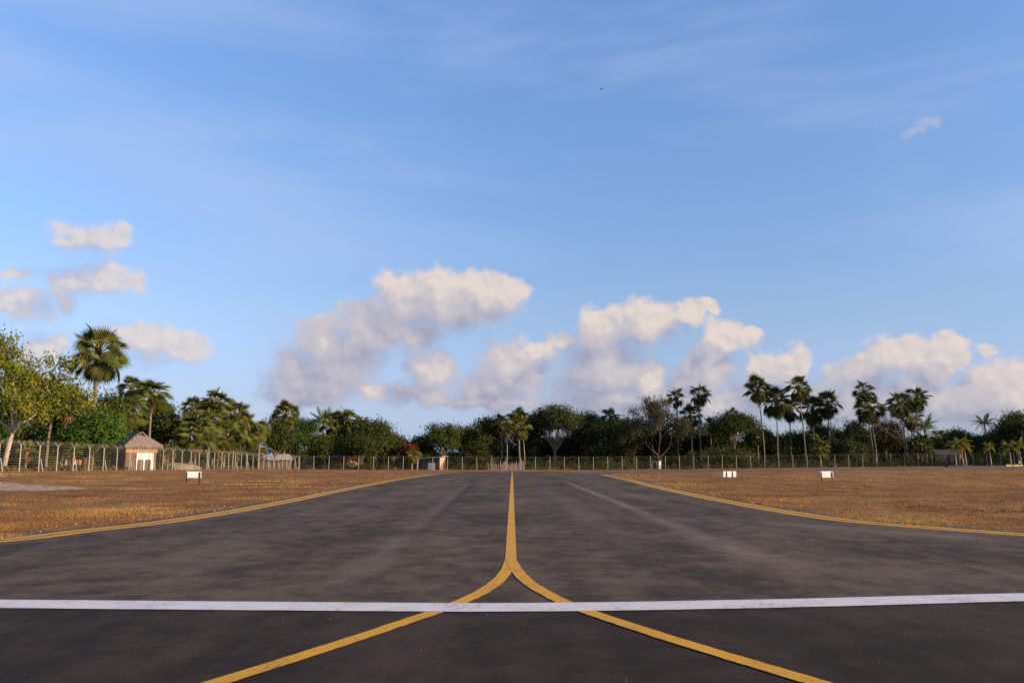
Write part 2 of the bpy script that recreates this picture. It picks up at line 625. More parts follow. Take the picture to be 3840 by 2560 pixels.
def paint_material(name, col, wear_col, wear=0.5):
    m, t, b = new_mat(name)
    g = t.new('ShaderNodeNewGeometry')
    P = g.outputs['Position']
    n1 = t.noise(P, 2.2, 6, 0.65)
    n2 = t.noise(P, 48, 4, 0.7)
    f = t.math('ADD', t.math('MULTIPLY', n1, 0.55), t.math('MULTIPLY', n2, 0.45))
    c = t.mix(t.math('MULTIPLY', t.mapr(f, 0.42, 0.72), wear), col, wear_col)
    n3 = t.noise(P, 17, 6, 0.75)
    c = t.mix(t.math('MULTIPLY', t.mapr(t.math('ADD', n3, t.math('MULTIPLY', n1, .5)), 0.80, 0.95), 0.6), c, C(.07, .055, .045))
    tm = t.new('ShaderNodeMapping')
    t.link(P, tm.inputs['Vector'])
    tm.inputs['Rotation'].default_value = (0, 0, R(35))
    tm.inputs['Scale'].default_value = (.5, 5, 1)
    c = t.mix(t.math('MULTIPLY', t.mapr(t.noise(tm.outputs[0], 1.2, 4, .6), 0.55, 0.72), 0.30), c, C(.16, .13, .11))
    t.link(c, b.inputs['Base Color'])
    b.inputs['Roughness'].default_value = 0.7
    b.inputs['Specular IOR Level'].default_value = 0.3
    bp = t.new('ShaderNodeBump')
    bp.inputs['Strength'].default_value = 0.4
    bp.inputs['Distance'].default_value = 0.006
    t.link(n2, bp.inputs['Height'])
    t.link(bp.outputs[0], b.inputs['Normal'])
    return m


# ------------------------------------------------------------------ terrain
def sm(x):
    x = np.clip(x, 0, 1)
    return x * x * (3 - 2 * x)


def gz(X, Y):
    X = np.asarray(X, dtype=float)
    Y = np.asarray(Y, dtype=float)
    z = -0.8 * np.clip((Y - 60) / 111, 0, 1)
    left = np.interp(Y, [20, 45, 110, 171, 260], [0, .41, .41, .1, .1]) * sm((-X - 14) / 26)
    right = np.clip(X - 20, 0, 130) * 0.0103 * np.clip((Y - 60) / 111, 0, 1)
    return z + left + right


def gzf(x, y):
    return float(gz(x, y))


def unproj(xd, yd):
    """picture point (2352 wide view) on the flat pavement"""
    dx, dy, dz = ray(xd * D2F, yd * D2F)
    Y = 30.0
    for _ in range(40):
        z = -0.8 * min(max((Y - 60) / 111, 0), 1)
        Y = 0.5 * Y + 0.5 * min(dy * (CAM_H - z) / max(-dz, 1e-4), 300)
    return dx / dy * Y, Y


def wx(xd, D):
    dx, dy, dz = ray(xd * D2F, 1720)
    return dx / dy * D


def wz(yd, D):
    dx, dy, dz = ray(1920, yd * D2F)
    return CAM_H + dz / dy * D


L_EDGE = [unproj(*p) for p in [(0, 1237), (150, 1219), (310, 1202), (440, 1184), (600, 1157), (750, 1128), (870, 1106), (950, 1094), (1000, 1087.5)]]
R_EDGE = [unproj(*p) for p in [(2352, 1224), (2200, 1213), (2000, 1197), (1850, 1177), (1700, 1152), (1560, 1125), (1450, 1100), (1395, 1090), (1368, 1086)]]
L_EDGE = [(-60, 11.6), (-34, 11.9), (-20, 12.7)] + L_EDGE + [(-7.3, 124)]
R_EDGE = [(60, 11.6), (36, 11.9), (21, 12.9)] + R_EDGE + [(8.0, 104), (8.0, 124)]
LY = np.array([p[1] for p in L_EDGE]); LX = np.array([p[0] for p in L_EDGE])
RY = np.array([p[1] for p in R_EDGE]); RX = np.array([p[0] for p in R_EDGE])


def smooth_curve(pts, n=14):
    """cubic through pts, tangents by chord length"""
    P = np.array(pts, dtype=float)
    s = np.concatenate([[0], np.cumsum(np.hypot(*np.diff(P, axis=0).T))])
    d = np.diff(P, axis=0) / np.diff(s)[:, None]
    T = np.empty_like(P)
    T[0], T[-1] = d[0], d[-1]
    h = np.diff(s)
    T[1:-1] = (d[:-1] * h[1:, None] + d[1:] * h[:-1, None]) / (h[1:] + h[:-1])[:, None]
    out = []
    for i in range(len(P) - 1):
        for k in range(n):
            t = k / n
            a = 2 * t ** 3 - 3 * t * t + 1
            b = t ** 3 - 2 * t * t + t
            c = -2 * t ** 3 + 3 * t * t
            e = t ** 3 - t * t
            q = a * P[i] + b * h[i] * T[i] + c * P[i + 1] + e * h[i] * T[i + 1]
            out.append((float(q[0]), float(q[1])))
    out.append((float(P[-1][0]), float(P[-1][1])))
    return out


Lc = np.array(smooth_curve(L_EDGE, 10)); Rc = np.array(smooth_curve(R_EDGE, 10))
xl = lambda y: np.interp(y, Lc[:, 1], Lc[:, 0])
xr = lambda y: np.interp(y, Rc[:, 1], Rc[:, 0])
road_lo = lambda x: np.interp(x, [8, 9, 12, 25, 61, 120, 260], [92, 98, 111, 124, 140, 149, 165])
road_hi = lambda x: np.interp(x, [8, 15, 25, 61, 120, 260], [124, 138, 148, 155, 163, 180])


def on_pavement(x, y, pad=0.0):
    x = np.asarray(x); y = np.asarray(y)
    a = y < 11.6 + pad
    b = (y < 124 + pad) & (x > xl(y) - pad) & (x < xr(y) + pad)
    c = (x > 7) & (y > road_lo(x) - pad) & (y < road_hi(x) + pad)
    return a | b | c


def build_ground():
    xs = np.unique(np.concatenate([np.arange(-90, 141, 2.0), [-1500, -700, -350, -200, -140, -110, 160, 200, 280, 420, 700, 1500]]))
    ys = np.unique(np.concatenate([np.arange(-40, 232, 2.0), [-1500, -600, -250, -120, -70, 60, 171, 260, 320, 450, 700, 1200, 2500]]))
    X, Y = np.meshgrid(xs, ys)
    Z = gz(X, Y)
    bump = rng.normal(0, 0.035, X.shape)
    Z = Z + np.where(on_pavement(X, Y, 2.5) | (np.abs(X) > 140), 0, bump)
    V = np.stack([X, Y, Z], -1).reshape(-1, 3)
    nx, ny = len(xs), len(ys)
    F_ = [(j * nx + i, j * nx + i + 1, (j + 1) * nx + i + 1, (j + 1) * nx + i) for j in range(ny - 1) for i in range(nx - 1)]
    b = MB()
    b.add(V, F_)
    o = b.build('ground', ground_material(), smooth=True)
    tag(o, 'dry brown grass field reaching to the tree line', kind='structure')
    return o


build_ground()

st_light = C(.20, .155, .12)
st_dark = C(.020, .0155, .0145)
U = unproj
streaks = [
    ((-2.4, 12), (-2.3, 118), .9, .9, st_dark, .30), ((2.4, 12), (2.3, 118), .9, .9, st_dark, .30),
    ((-4.6, 14), (-4.4, 118), .5, .5, st_light, .22), ((4.9, 14), (4.6, 118), .6, .6, st_light, .22),
    (U(1300, 1106), U(1520, 1195), .25, .38, st_light, .8),
    (U(1500, 1188), U(1760, 1290), .38, .5, st_light, .45),
    (U(1230, 1100), U(1330, 1225), .5, .8, st_dark, .5),
    (U(1075, 1110), U(920, 1240), .25, .35, st_light, .32),
    (U(920, 1240), U(735, 1370), .3, .35, st_light, .28),
    (U(1090, 1110), U(965, 1225), .3, .3, st_dark, .6),
    (U(840, 1330), U(760, 1372), .3, .25, st_dark, .5),
    (U(1240, 1120), U(1460, 1265), .8, .7, st_light, .3),
    (U(590, 1200), U(20, 1262), .5, .8, st_dark, .35),
    (U(2330, 1245), U(1700, 1195), .9, .7, st_light, .4),
    (U(1560, 1225), U(1880, 1315), .6, .4, st_light, .3),
    (U(250, 1362), U(160, 1362.5), .10, .10, st_dark, .9),
    (U(1240, 1371), U(1720, 1365), .06, .05, st_dark, .8),
]
M['taxi_asphalt'] = asphalt_material('taxi_asphalt', C(.037, .0245, .0150), C(.110, .0770, .0510), streaks)
M['runway_asphalt'] = asphalt_material('runway_asphalt', C(.0168, .0103, .0056), C(.043, .0285, .0175))
M['road_asphalt'] = asphalt_material('road_asphalt', C(.085, .073, .068), C(.13, .113, .105))
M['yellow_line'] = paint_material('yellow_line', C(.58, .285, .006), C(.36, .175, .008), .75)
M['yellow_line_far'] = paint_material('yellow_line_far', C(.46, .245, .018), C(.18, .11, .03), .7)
M['white_line'] = paint_material('white_line', C(.58, .55, .53), C(.44, .41, .39), .8)

WL = smooth_curve([(-60, 9.6), (-20, 8.75)] + [unproj(*p) for p in [(0, 1389), (600, 1394), (1176, 1397), (1764, 1388.5), (2352, 1373.5)]] + [(20, 9.3), (60, 10.6)], 12)
WLx = np.array([p[0] for p in WL]); WLy = np.array([p[1] for p in WL])
wl = lambda x: np.interp(x, WLx, WLy, left=9.6, right=10.6)


def build_pavement():
    xs = np.unique(np.concatenate([np.arange(-60, 61, 1.5), [-900, -400, -150, 150, 400, 900]]))
    # runway: from behind the camera up to the white stripe
    b = MB()
    rows = [-45, -20, -8, 0, 4, None]
    V = [(x, (wl(x) if r is None else r), 0.006) for r in rows for x in xs]
    n = len(xs)
    b.add(V, [(j * n + i, j * n + i + 1, (j + 1) * n + i + 1, (j + 1) * n + i) for j in range(len(rows) - 1) for i in range(n - 1)])
    rw = tag(b.build('runway', M['runway_asphalt']), 'dark asphalt runway in the foreground before the white stripe', kind='structure')
    # taxiway: shoulder strip beyond the stripe and the taxiway proper
    b = MB()
    ty = 11.6
    V = [(x, y, 0.006) for x in xs for y in (wl(x), ty)]
    b.add(V, [(2 * i, 2 * i + 2, 2 * i + 3, 2 * i + 1) for i in range(n - 1)])
    ys = np.unique(np.concatenate([np.arange(11.6, 20, .4), np.arange(20, 60, 2), np.arange(60, 125, 4), [124]]))
    k = 9
    V = []
    for y in ys:
        a, c = float(xl(y)), float(xr(y))
        for i in range(k):
            x = a + (c - a) * i / (k - 1)
            V.append((x, y, -0.8 * min(max((y - 60) / 111, 0), 1) + 0.006))
    b.add(V, [(j * k + i, j * k + i + 1, (j + 1) * k + i + 1, (j + 1) * k + i) for j in range(len(ys) - 1) for i in range(k - 1)])
    tw = tag(b.build('taxiway', M['taxi_asphalt']), 'worn grey asphalt taxiway running straight away to the fence', kind='structure')
    # perimeter road
    b = MB()
    rx = np.unique(np.concatenate([np.arange(8, 140, 2.0), [160, 200, 260]]))
    V, kk = [], 8
    for x in rx:
        lo, hi = float(road_lo(x)), float(road_hi(x))
        for i in range(kk):
            y = lo + (hi - lo) * i / (kk - 1)
            V.append((x, y, gzf(x, y) + 0.03))
    b.add(V, [(j * kk + i, (j + 1) * kk + i, (j + 1) * kk + i + 1, j * kk + i + 1) for j in range(len(rx) - 1) for i in range(kk - 1)])
    tag(b.build('perimeter_road', M['road_asphalt']), 'grey perimeter road between the dry grass and the back fence', kind='structure')
    return rw, tw


runway, taxiway = build_pavement()


def ribbon(name, pts, width, mat, parent, dz=0.004, off=0.0, base=0.006, jit=0.0):
    """painted line along pts; off shifts it sideways"""
    pts = [Vector((p[0], p[1])) for p in pts]
    V = []
    for i, p in enumerate(pts):
        d = (pts[min(i + 1, len(pts) - 1)] - pts[max(i - 1, 0)]).normalized()
        nrm = Vector((-d.y, d.x))
        zz = -0.8 * min(max((p.y - 60) / 111, 0), 1) + base + dz
        j1, j2 = rng.normal(0, jit, 2) if jit else (0, 0)
        a = p + nrm * (off - width / 2 + j1)
        c = p + nrm * (off + width / 2 + j2)
        V += [(a.x, a.y, zz), (c.x, c.y, zz)]
    b = MB()
    b.add(V, [(2 * i, 2 * i + 2, 2 * i + 3, 2 * i + 1) for i in range(len(pts) - 1)])
    return b.build(name, mat, parent)


def densify(pts, step=0.25):
    out = []
    for a, b in zip(pts[:-1], pts[1:]):
        n = max(1, int(math.hypot(b[0] - a[0], b[1] - a[1]) / step))
        for i in range(n):
            out.append((a[0] + (b[0] - a[0]) * i / n, a[1] + (b[1] - a[1]) * i / n))
    out.append(pts[-1])
    return out


ribbon('side_stripe', densify(WL, .3), 0.47, M['white_line'], runway, dz=0.010, jit=0.003)
my = unproj(1176, 1292)[1]
cx0 = unproj(1173, 1300)[0]
cxe = unproj(1178, 1084)[0]
ribbon('centre_line', densify([(cx0, my - .1), (cx0 * .5, 40), (0.0, 60)], .5), 0.165, M['yellow_line'], taxiway, jit=0.002)
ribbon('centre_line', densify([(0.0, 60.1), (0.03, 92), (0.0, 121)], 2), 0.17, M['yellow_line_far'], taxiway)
lc = smooth_curve([(cx0 - .005, my + .25)] + [unproj(*p) for p in [(1163, 1312), (1135, 1342), (1095, 1367), (1030, 1395), (900, 1440), (720, 1500), (520, 1563), (300, 1632)]] + [(-4.3, 3.4)], 12)
rc = smooth_curve([(cx0 + .005, my + .25)] + [unproj(*p) for p in [(1188, 1312), (1218, 1342), (1262, 1368), (1320, 1395), (1450, 1440), (1640, 1500), (1850, 1563), (2080, 1632)]] + [(4.4, 3.4)], 12)
ribbon('lead_in_line', densify(lc, .12), 0.165, M['yellow_line'], taxiway, dz=0.006, jit=0.003)
ribbon('lead_in_line', densify(rc, .12), 0.165, M['yellow_line'], taxiway, dz=0.008, jit=0.003)
Ld = [tuple(p) for p in Lc if p[1] < 118]
Rd = [tuple(p) for p in Rc if p[1] < 92]
for w_ in (0.22, 0.60):
    ribbon('edge_line', densify(Ld, 1.0), 0.26, M['yellow_line'], taxiway, off=-w_)
    ribbon('edge_line', densify(Rd, 1.0), 0.26, M['yellow_line'], taxiway, off=w_)
yd = unproj(1176, 1105)[1]
for x0, x1 in [(1240, 1282), (1365, 1425), (1525, 1575), (1705, 1766), (1825, 1890), (1953, 2008), (2060, 2132), (2195, 2258), (2320, 2375)]:
    a, c = wx(x0 / D2F, yd), wx(x1 / D2F, yd)
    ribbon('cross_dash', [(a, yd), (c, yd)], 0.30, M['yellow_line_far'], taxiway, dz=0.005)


# ------------------------------------------------------------------ vegetation builders
def unit(a):
    return a / np.maximum(np.linalg.norm(a, axis=-1, keepdims=True), 1e-9)


def leaf_cards(b, P, N, size, rg, aspect=0.55, tint=None, mat=0):
    """one folded rhombic leaf spray per point"""
    n = len(P)
    if n == 0:
        return
    N = unit(N)
    r = rg.normal(size=(n, 3))
    A = unit(np.cross(N, r))
    B = np.cross(N, A)
    s = size * rg.uniform(0.65, 1.35, (n, 1))
    fold = 0.18 * s * N
    V = np.stack([P - A * s * .5, P + B * s * .5 * aspect + fold, P + A * s * .5 - fold * .6, P - B * s * .5 * aspect + fold], 1)
    if tint is None:
        tint = rg.uniform(0, 1, n)
    b.quads(V, np.clip(tint, 0, 1), mat)


def limb(b, p0, p1, r0, r1, rg, n=4, bend=0.08, sides=5, sag=0.0):
    p0, p1 = np.array(p0, float), np.array(p1, float)
    L = np.linalg.norm(p1 - p0)
    pts = [p0]
    for i in range(1, n):
        t = i / n
        pts.append(p0 + (p1 - p0) * t + rg.normal(0, bend * L * (1 - abs(2 * t - 1)) * .5 + 1e-4, 3) + np.array([0, 0, sag * L * t * (1 - t)]))
    pts.append(p1)
    b.tube(pts, list(np.linspace(r0, r1, n + 1)), sides)
    return pts


def broadleaf(name, label, cat, x, y, top, width, bottom, leaf='leaf_dark', bark='bark', n=5000, size=0.34, seed=0,
              lobes=12, sparse=0.0, trunk_lean=(0, 0), trunk_r=None, group=None, flat=1.0, twigs=0, shape='dome', depth=None, lobe_r=0.36, name_part='crown'):
    """tapered trunk with limbs; crown of leaf sprays in clumps. top/bottom are heights of the crown, metres above the ground"""
    rg = np.random.default_rng(seed + 1000)
    root = empty(name, (x, y, gzf(x, y)))
    tag(root, label, cat, group)
    rx = width / 2
    ry = (depth or width) / 2
    rz = (top - bottom) / 2
    cz = (top + bottom) / 2
    lx, ly = trunk_lean
    # lobes of the crown
    lob = []
    for i in range(lobes):
        for _ in range(30):
            d = unit(rg.normal(size=3))
            rad = rg.uniform(.35, .78) ** .7
            if shape == 'umbrella' and d[2] < -.25:
                continue
            if shape == 'dome' and d[2] < -.7:
                continue
            break
        lr = rg.uniform(.75, 1.2) * lobe_r
        c = d * rad * (1 - lr * .75)
        lob.append((np.array([c[0] * rx, c[1] * ry, c[2] * rz]), lr))
    bt = MB()
    tr = trunk_r or max(.10, top * .018)
    fork = np.array([lx * .5, ly * .5, max(bottom * .9, top * .22)])
    base = np.array([-lx * .5, -ly * .5, -0.15])
    ctr = np.array([lx * .5, ly * .5, cz])
    mid = (base + fork) / 2 + rg.normal(0, .05 * top * .3, 3) * [1, 1, 0]
    bt.tube([base, base + (mid - base) * .15 + [0, 0, .1], mid, fork], [tr * 1.35, tr * 1.08, tr * .92, tr * .78], 8)
    bb = MB()
    clP, clN, clT = [], [], []
    for c, lr in lob:
        cw = ctr + c
        pts = limb(bb, fork, cw, tr * .55, tr * .14, rg, 4, .12, 5, .12)
        R3 = np.array([rx, ry, rz * flat]) * lr
        R3 = np.maximum(R3, .35)
        m = max(6, int(26 * (lr / .36) ** 2 * (1 - sparse * .5)))
        d = unit(rg.normal(size=(m, 3)))
        d[:, 2] = np.where(d[:, 2] < -.45, -d[:, 2], d[:, 2])
        q = cw + d * R3 * rg.uniform(.55, 1.05, (m, 1))
        clP.append(q)
        clN.append(unit(d / R3 + [0, 0, .15]))
        clT.append(np.clip(rg.normal(.5, .22, m), 0, 1))
        for j in range(min(m, 4 + twigs)):
            limb(bb, pts[-2] if j % 2 else cw, q[j], tr * .14, .02, rg, 3, .12, 4)
    clP, clN, clT = np.concatenate(clP), np.concatenate(clN), np.concatenate(clT)
    m = len(clP)
    idx = rg.integers(0, m, n)
    sig = size * (1.35 if sparse < .3 else 1.0) * (.6 + .9 * (width / 9) ** .5)
    off = rg.normal(size=(n, 3)) * sig * [1, 1, .62]
    P = clP[idx] + off
    Nn = unit(clN[idx] + .55 * unit(off + 1e-6) + rg.normal(0, .45, (n, 3)) + [0, 0, .25])
    tint = np.clip(clT[idx] + rg.normal(0, .16, n), 0, 1)
    b = MB()
    leaf_cards(b, P, Nn, size, rg, .58, tint)
    bt.build('trunk', M[bark], root, smooth=True)
    bb.build('branches', M[bark], root)
    b.build(name_part, M[leaf], root)
    return root


# ---- fan palm (lontar): every leaf an object of its own
def fan_leaf_mesh(name, rg, n=24, spread=165, R_=1.2, pet=1.15, droop=.25, fold=.22, mats=('fan', 'petiole'), curl=0.0, tilt=0.0):
    b = MB()
    # petiole
    b.tube([(0, 0, 0), (0, pet * .5, .02), (0, pet, 0)], [.055, .038, .028], 4, mat=1)
    c = (0, pet, 0)
    ring, tips = [], []
    for i in range(2 * n + 1):
        a = R(-spread + 2 * spread * i / (2 * n))
        rr = R_ * .46 * (1 - .42 * abs(a) / math.pi)
        z = (.045 if i % 2 else -.02) * R_ + fold * rr * abs(math.sin(a)) - droop * .25 * rr
        ring.append((math.sin(a) * rr, pet + math.cos(a) * rr, z))
    for i in range(n):
        a = R(-spread + 2 * spread * (2 * i + 1) / (2 * n)) + rg.normal(0, .035)
        rr = R_ * (1 - .46 * (abs(a) / math.pi) ** 1.3) * rg.uniform(.86, 1.10)
        z = fold * rr * abs(math.sin(a)) * .7 - droop * rr * rg.uniform(.6, 1.4) - curl * rr
        tips.append((math.sin(a) * rr, pet + math.cos(a) * rr, z))
    ct, st_ = math.cos(tilt), math.sin(tilt)

    def tl(p):
        yy, zz = p[1] - pet, p[2]
        return (p[0], pet + yy * ct + zz * st_, -yy * st_ + zz * ct)
    ring = [tl(p) for p in ring]
    tips = [tl(p) for p in tips]
    V = [c] + ring + tips
    o = 1
    Fc = [(0, o + i, o + i + 1) for i in range(2 * n)]
    to = 1 + 2 * n + 1
    for i in range(n):
        Fc.append((o + 2 * i, to + i, o + 2 * i + 1))
        Fc.append((o + 2 * i + 1, to + i, o + 2 * i + 2))
    b.add(V, Fc, 0)
    return b.mesh(name, [M[m] for m in mats])


rgf = np.random.default_rng(5)
FAN = [fan_leaf_mesh('fan_leaf', rgf, 26, 162, 1.12, 1.30 + .10 * (k % 3), .06 + .05 * k, .10 + .05 * (k % 3), tilt=.25 + .17 * k) for k in range(5)]
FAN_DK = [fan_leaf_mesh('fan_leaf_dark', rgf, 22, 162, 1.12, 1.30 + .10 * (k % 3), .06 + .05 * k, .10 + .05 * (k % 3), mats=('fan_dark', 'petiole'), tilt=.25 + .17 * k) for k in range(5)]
FAN_DEAD = [fan_leaf_mesh('fan_leaf_dead', rgf, 14, 75 + 20 * k, 1.15, .95, .35, .55, mats=('fan_dead', 'fan_dead'), curl=.2) for k in range(3)]


def axes_matrix(loc, d, up, roll, scale):
    d = Vector(d).normalized()
    x = d.cross(Vector(up))
    if x.length < 1e-3:
        x = Vector((1, 0, 0))
    x.normalize()
    z = x.cross(d)
    m = Matrix((x, d, z)).transposed().to_4x4()
    m = Matrix.Translation(loc) @ m @ Matrix.Rotation(roll, 4, 'Y') @ Matrix.Scale(scale, 4)
    return m


def fan_palm(label, x, y, top, width, n=34, dead=8, seed=0, lean=(0, 0), dark=False, trunk_r=.19, group=None, low=-52, name='fan_palm', gappy=False):
    """top: height of the crown's top in metres above the ground; width: crown diameter"""
    rg = np.random.default_rng(seed + 77)
    z0 = gzf(x, y)
    root = empty(name, (x, y, z0))
    tag(root, label, 'palm', group or 'fan palms round the airfield')
    s = width / 4.7
    hz = top - 2.25 * s
    hz = max(hz, .5)
    lx, ly = lean
    bt = MB()
    pts = []
    for i in range(9):
        t = i / 8
        pts.append((lx * t ** 1.5 + rg.normal(0, .02), ly * t ** 1.5, -.1 + (hz + .1) * t))
    rad = [trunk_r * (1.35 if i == 0 else 1.0 - .22 * i / 8) * (1 + .05 * (-1) ** i) for i in range(9)]
    bt.tube(pts, rad, 8)
    bt.build('trunk', M['bark_palm'], root, smooth=True)
    # crown heart: leaf bases and fruit stalks, the leaves hang on it
    hb = MB()
    top_p = Vector((lx, ly, hz))
    hb.tube([(0, 0, -.55 * s), (0, 0, -.2 * s), (0, 0, .15 * s), (0, 0, .5 * s)], [.2 * s, .34 * s, .26 * s, .06 * s], 7)
    for k in range(5):
        a = rg.uniform(0, 6.28)
        hb.tube([(0, 0, 0), (math.cos(a) * .5 * s, math.sin(a) * .5 * s, .1 * s), (math.cos(a) * .75 * s, math.sin(a) * .75 * s, -.6 * s)], [.05 * s, .06 * s, .04 * s], 4)
    heart = hb.build('crown', M['fan_dead'], root, top_p)
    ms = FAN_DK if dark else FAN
    ga = 2.39996
    ph = rg.uniform(0, 6.28)
    for i in range(n):
        t = (i + .5) / n
        el = 82 - (82 - low) * t + rg.normal(0, 7)
        az = ph + i * ga + rg.normal(0, .18)
        if gappy and rg.uniform() < .12:
            continue
        e = R(el)
        d = (math.cos(az) * math.cos(e), math.sin(az) * math.cos(e), math.sin(e))
        k = int(rg.integers(0, 5)) if el > 25 else int(rg.integers(0, 3))
        me = ms[k]
        o = link_mesh('leaf', me, heart)
        o.matrix_local = axes_matrix((0, 0, .1 * s * d[2]), d, (rg.normal(0, .25), rg.normal(0, .25), 1), rg.normal(0, .6), s * rg.uniform(.8, 1.12))
    for i in range(dead):
        az = rg.uniform(0, 6.28)
        e = R(rg.uniform(-84, -48))
        d = (math.cos(az) * math.cos(e), math.sin(az) * math.cos(e), math.sin(e))
        o = link_mesh('dead_leaf', FAN_DEAD[i % 3], heart)
        o.matrix_local = axes_matrix((0, 0, -.2 * s), d, (math.cos(az), math.sin(az), .2), rg.normal(0, .5), s * rg.uniform(.7, 1.0))
    return root


# ---- feather palm (coconut and small ornamental ones)
def frond_mesh(name, rg, L=4.2, arch=.9, nl=34, leaflet=.85, mats=('feather', 'petiole'), hang=.55):
    b = MB()
    pts = []
    for i in range(9):
        t = i / 8
        pts.append(Vector((0, L * t * (1 - .12 * t), L * arch * (.55 * t - .85 * t * t))))
    b.tube(pts, list(np.linspace(.05, .012, 9)), 4, mat=1)
    Vq, tt = [], []
    for i in range(nl):
        t = .12 + .88 * i / nl
        f = t * 8
        k = min(7, int(f))
        p = pts[k].lerp(pts[k + 1], f - k)
        d = (pts[k + 1] - pts[k]).normalized()
        ln = leaflet * (math.sin(math.pi * min(1, t * .85 + .12)) * .8 + .25) * rg.uniform(.85, 1.1)
        for s in (-1, 1):
            side = Vector((s, .35, 0)).normalized()
            e = p + side * ln * .8 + Vector((0, 0, -ln * hang)) + d * ln * .3
            w = d * .05
            m = p.lerp(e, .5) + Vector((0, 0, .12 * ln))
            Vq.append([p - w, m - w * 1.1, e, m + w * 1.1])
            tt.append(rg.uniform(.2, .8))
    b.quads(np.array([[list(v) for v in q] for q in Vq]), np.array(tt))
    return b.mesh(name, [M[m] for m in mats])


FROND = [frond_mesh('frond', rgf, 4.2, a) for a in (.5, .9, 1.3)]
FROND_Y = [frond_mesh('frond_yellow', rgf, 2.3, a, 26, .6, mats=('feather_yellow', 'petiole'), hang=.7) for a in (.8, 1.2, 1.7)]


def feather_palm(label, x, y, hub, scale=1.0, n=18, seed=0, yellow=False, trunk_r=.16, lean=(0, 0), group='feathery palms', bark='bark_palm', name='coconut_palm', azr=None):
    rg = np.random.default_rng(seed + 177)
    root = empty(name, (x, y, gzf(x, y)))
    tag(root, label, 'palm', group)
    lx, ly = lean
    bt = MB()
    pts = [(lx * (i / 6) ** 1.6, ly * (i / 6) ** 1.6, -.1 + (hub + .1) * i / 6) for i in range(7)]
    bt.tube(pts, [trunk_r * (1.3 - .5 * i / 6) for i in range(7)], 7)
    bt.build('trunk', M[bark], root, smooth=True)
    hb = MB()
    hb.tube([(0, 0, -.3 * scale), (0, 0, .1 * scale), (0, 0, .6 * scale)], [.16 * scale, .2 * scale, .03], 6)
    heart = hb.build('crown', M['petiole'], root, Vector((lx, ly, hub)))
    ms = FROND_Y if yellow else FROND
    for i in range(n):
        t = (i + .5) / n
        el = R(78 - 95 * t + rg.normal(0, 6))
        az = i * 2.39996 + rg.normal(0, .2)
        d = (math.cos(az) * math.cos(el), math.sin(az) * math.cos(el), math.sin(el))
        o = link_mesh('frond', ms[min(2, int(t * 3))], heart)
        o.matrix_local = axes_matrix((0, 0, 0), d, (0, 0, 1), rg.normal(0, .2), scale * rg.uniform(.85, 1.08))
    return root


# ---- banana
def banana_leaf_mesh(rg, L=2.0, W=.5):
    b = MB()
    V, Fc = [], []
    k = 7
    for i in range(k + 1):
        t = i / k
        y = L * t * (1 - .15 * t)
        z = L * (.25 * t - .75 * t ** 2.2)
        w = W * math.sin(math.pi * min(.98, .08 + t * .9)) * .5 * rg.uniform(.85, 1.1)
        V += [(-w, y, z + .3 * w), (0, y, z), (w, y, z + .3 * w)]
    for i in range(k):
        for j in range(2):
            Fc.append((3 * i + j, 3 * i + j + 1, 3 * i + j + 4, 3 * i + j + 3))
    b.add(V, Fc)
    return b.mesh('banana_leaf', [M['banana']])


BAN = [banana_leaf_mesh(rgf) for _ in range(3)]


def banana(label, x, y, h, seed=0, n=9, s=1.0):
    rg = np.random.default_rng(seed + 300)
    root = empty('banana_plant', (x, y, gzf(x, y)))
    tag(root, label, 'plant', 'banana plants by the huts')
    b = MB()
    b.tube([(0, 0, -.1), (.03, 0, h * .5), (0, .02, h)], [.14, .11, .06], 7)
    b.build('trunk', M['leaf_dry'], root, smooth=True)
    for i in range(n):
        az = i * 2.4 + rg.normal(0, .2)
        el = R(rg.uniform(35, 80))
        d = (math.cos(az) * math.cos(el), math.sin(az) * math.cos(el), math.sin(el))
        o = link_mesh('leaf', BAN[i % 3], root)
        o.matrix_local = axes_matrix((0, 0, h * rg.uniform(.85, 1)), d, (0, 0, 1), rg.normal(0, .3), s * rg.uniform(.8, 1.1))
    return root


# ---- papaya: thin bare stem with a tuft of leaves
def papaya(label, x, y, h, seed=0, lean=(0, 0), tuft=.9):
    rg = np.random.default_rng(seed + 400)
    root = empty('papaya_tree', (x, y, gzf(x, y)))
    tag(root, label, 'tree', 'thin-stemmed papaya trees')
    b = MB()
    lx, ly = lean
    b.tube([(0, 0, -.1), (lx * .3, 0, h * .5), (lx, ly, h)], [.10, .085, .05], 6)
    b.build('trunk', M['bark_pale'], root, smooth=True)
    c = MB()
    n = 130
    d = unit(rg.normal(size=(n, 3)) * [1, 1, .55])
    P = np.array([lx, ly, h + .05]) + d * rg.uniform(.35, 1, (n, 1)) * tuft
    leaf_cards(c, P, d + [0, 0, .6], .38, rg, .8)
    for k in range(14):
        c.tube([(lx, ly, h - .05), tuple(P[k])], [.02, .01], 3)
    c.build('crown', M['leaf_yellow'], root)
    return root


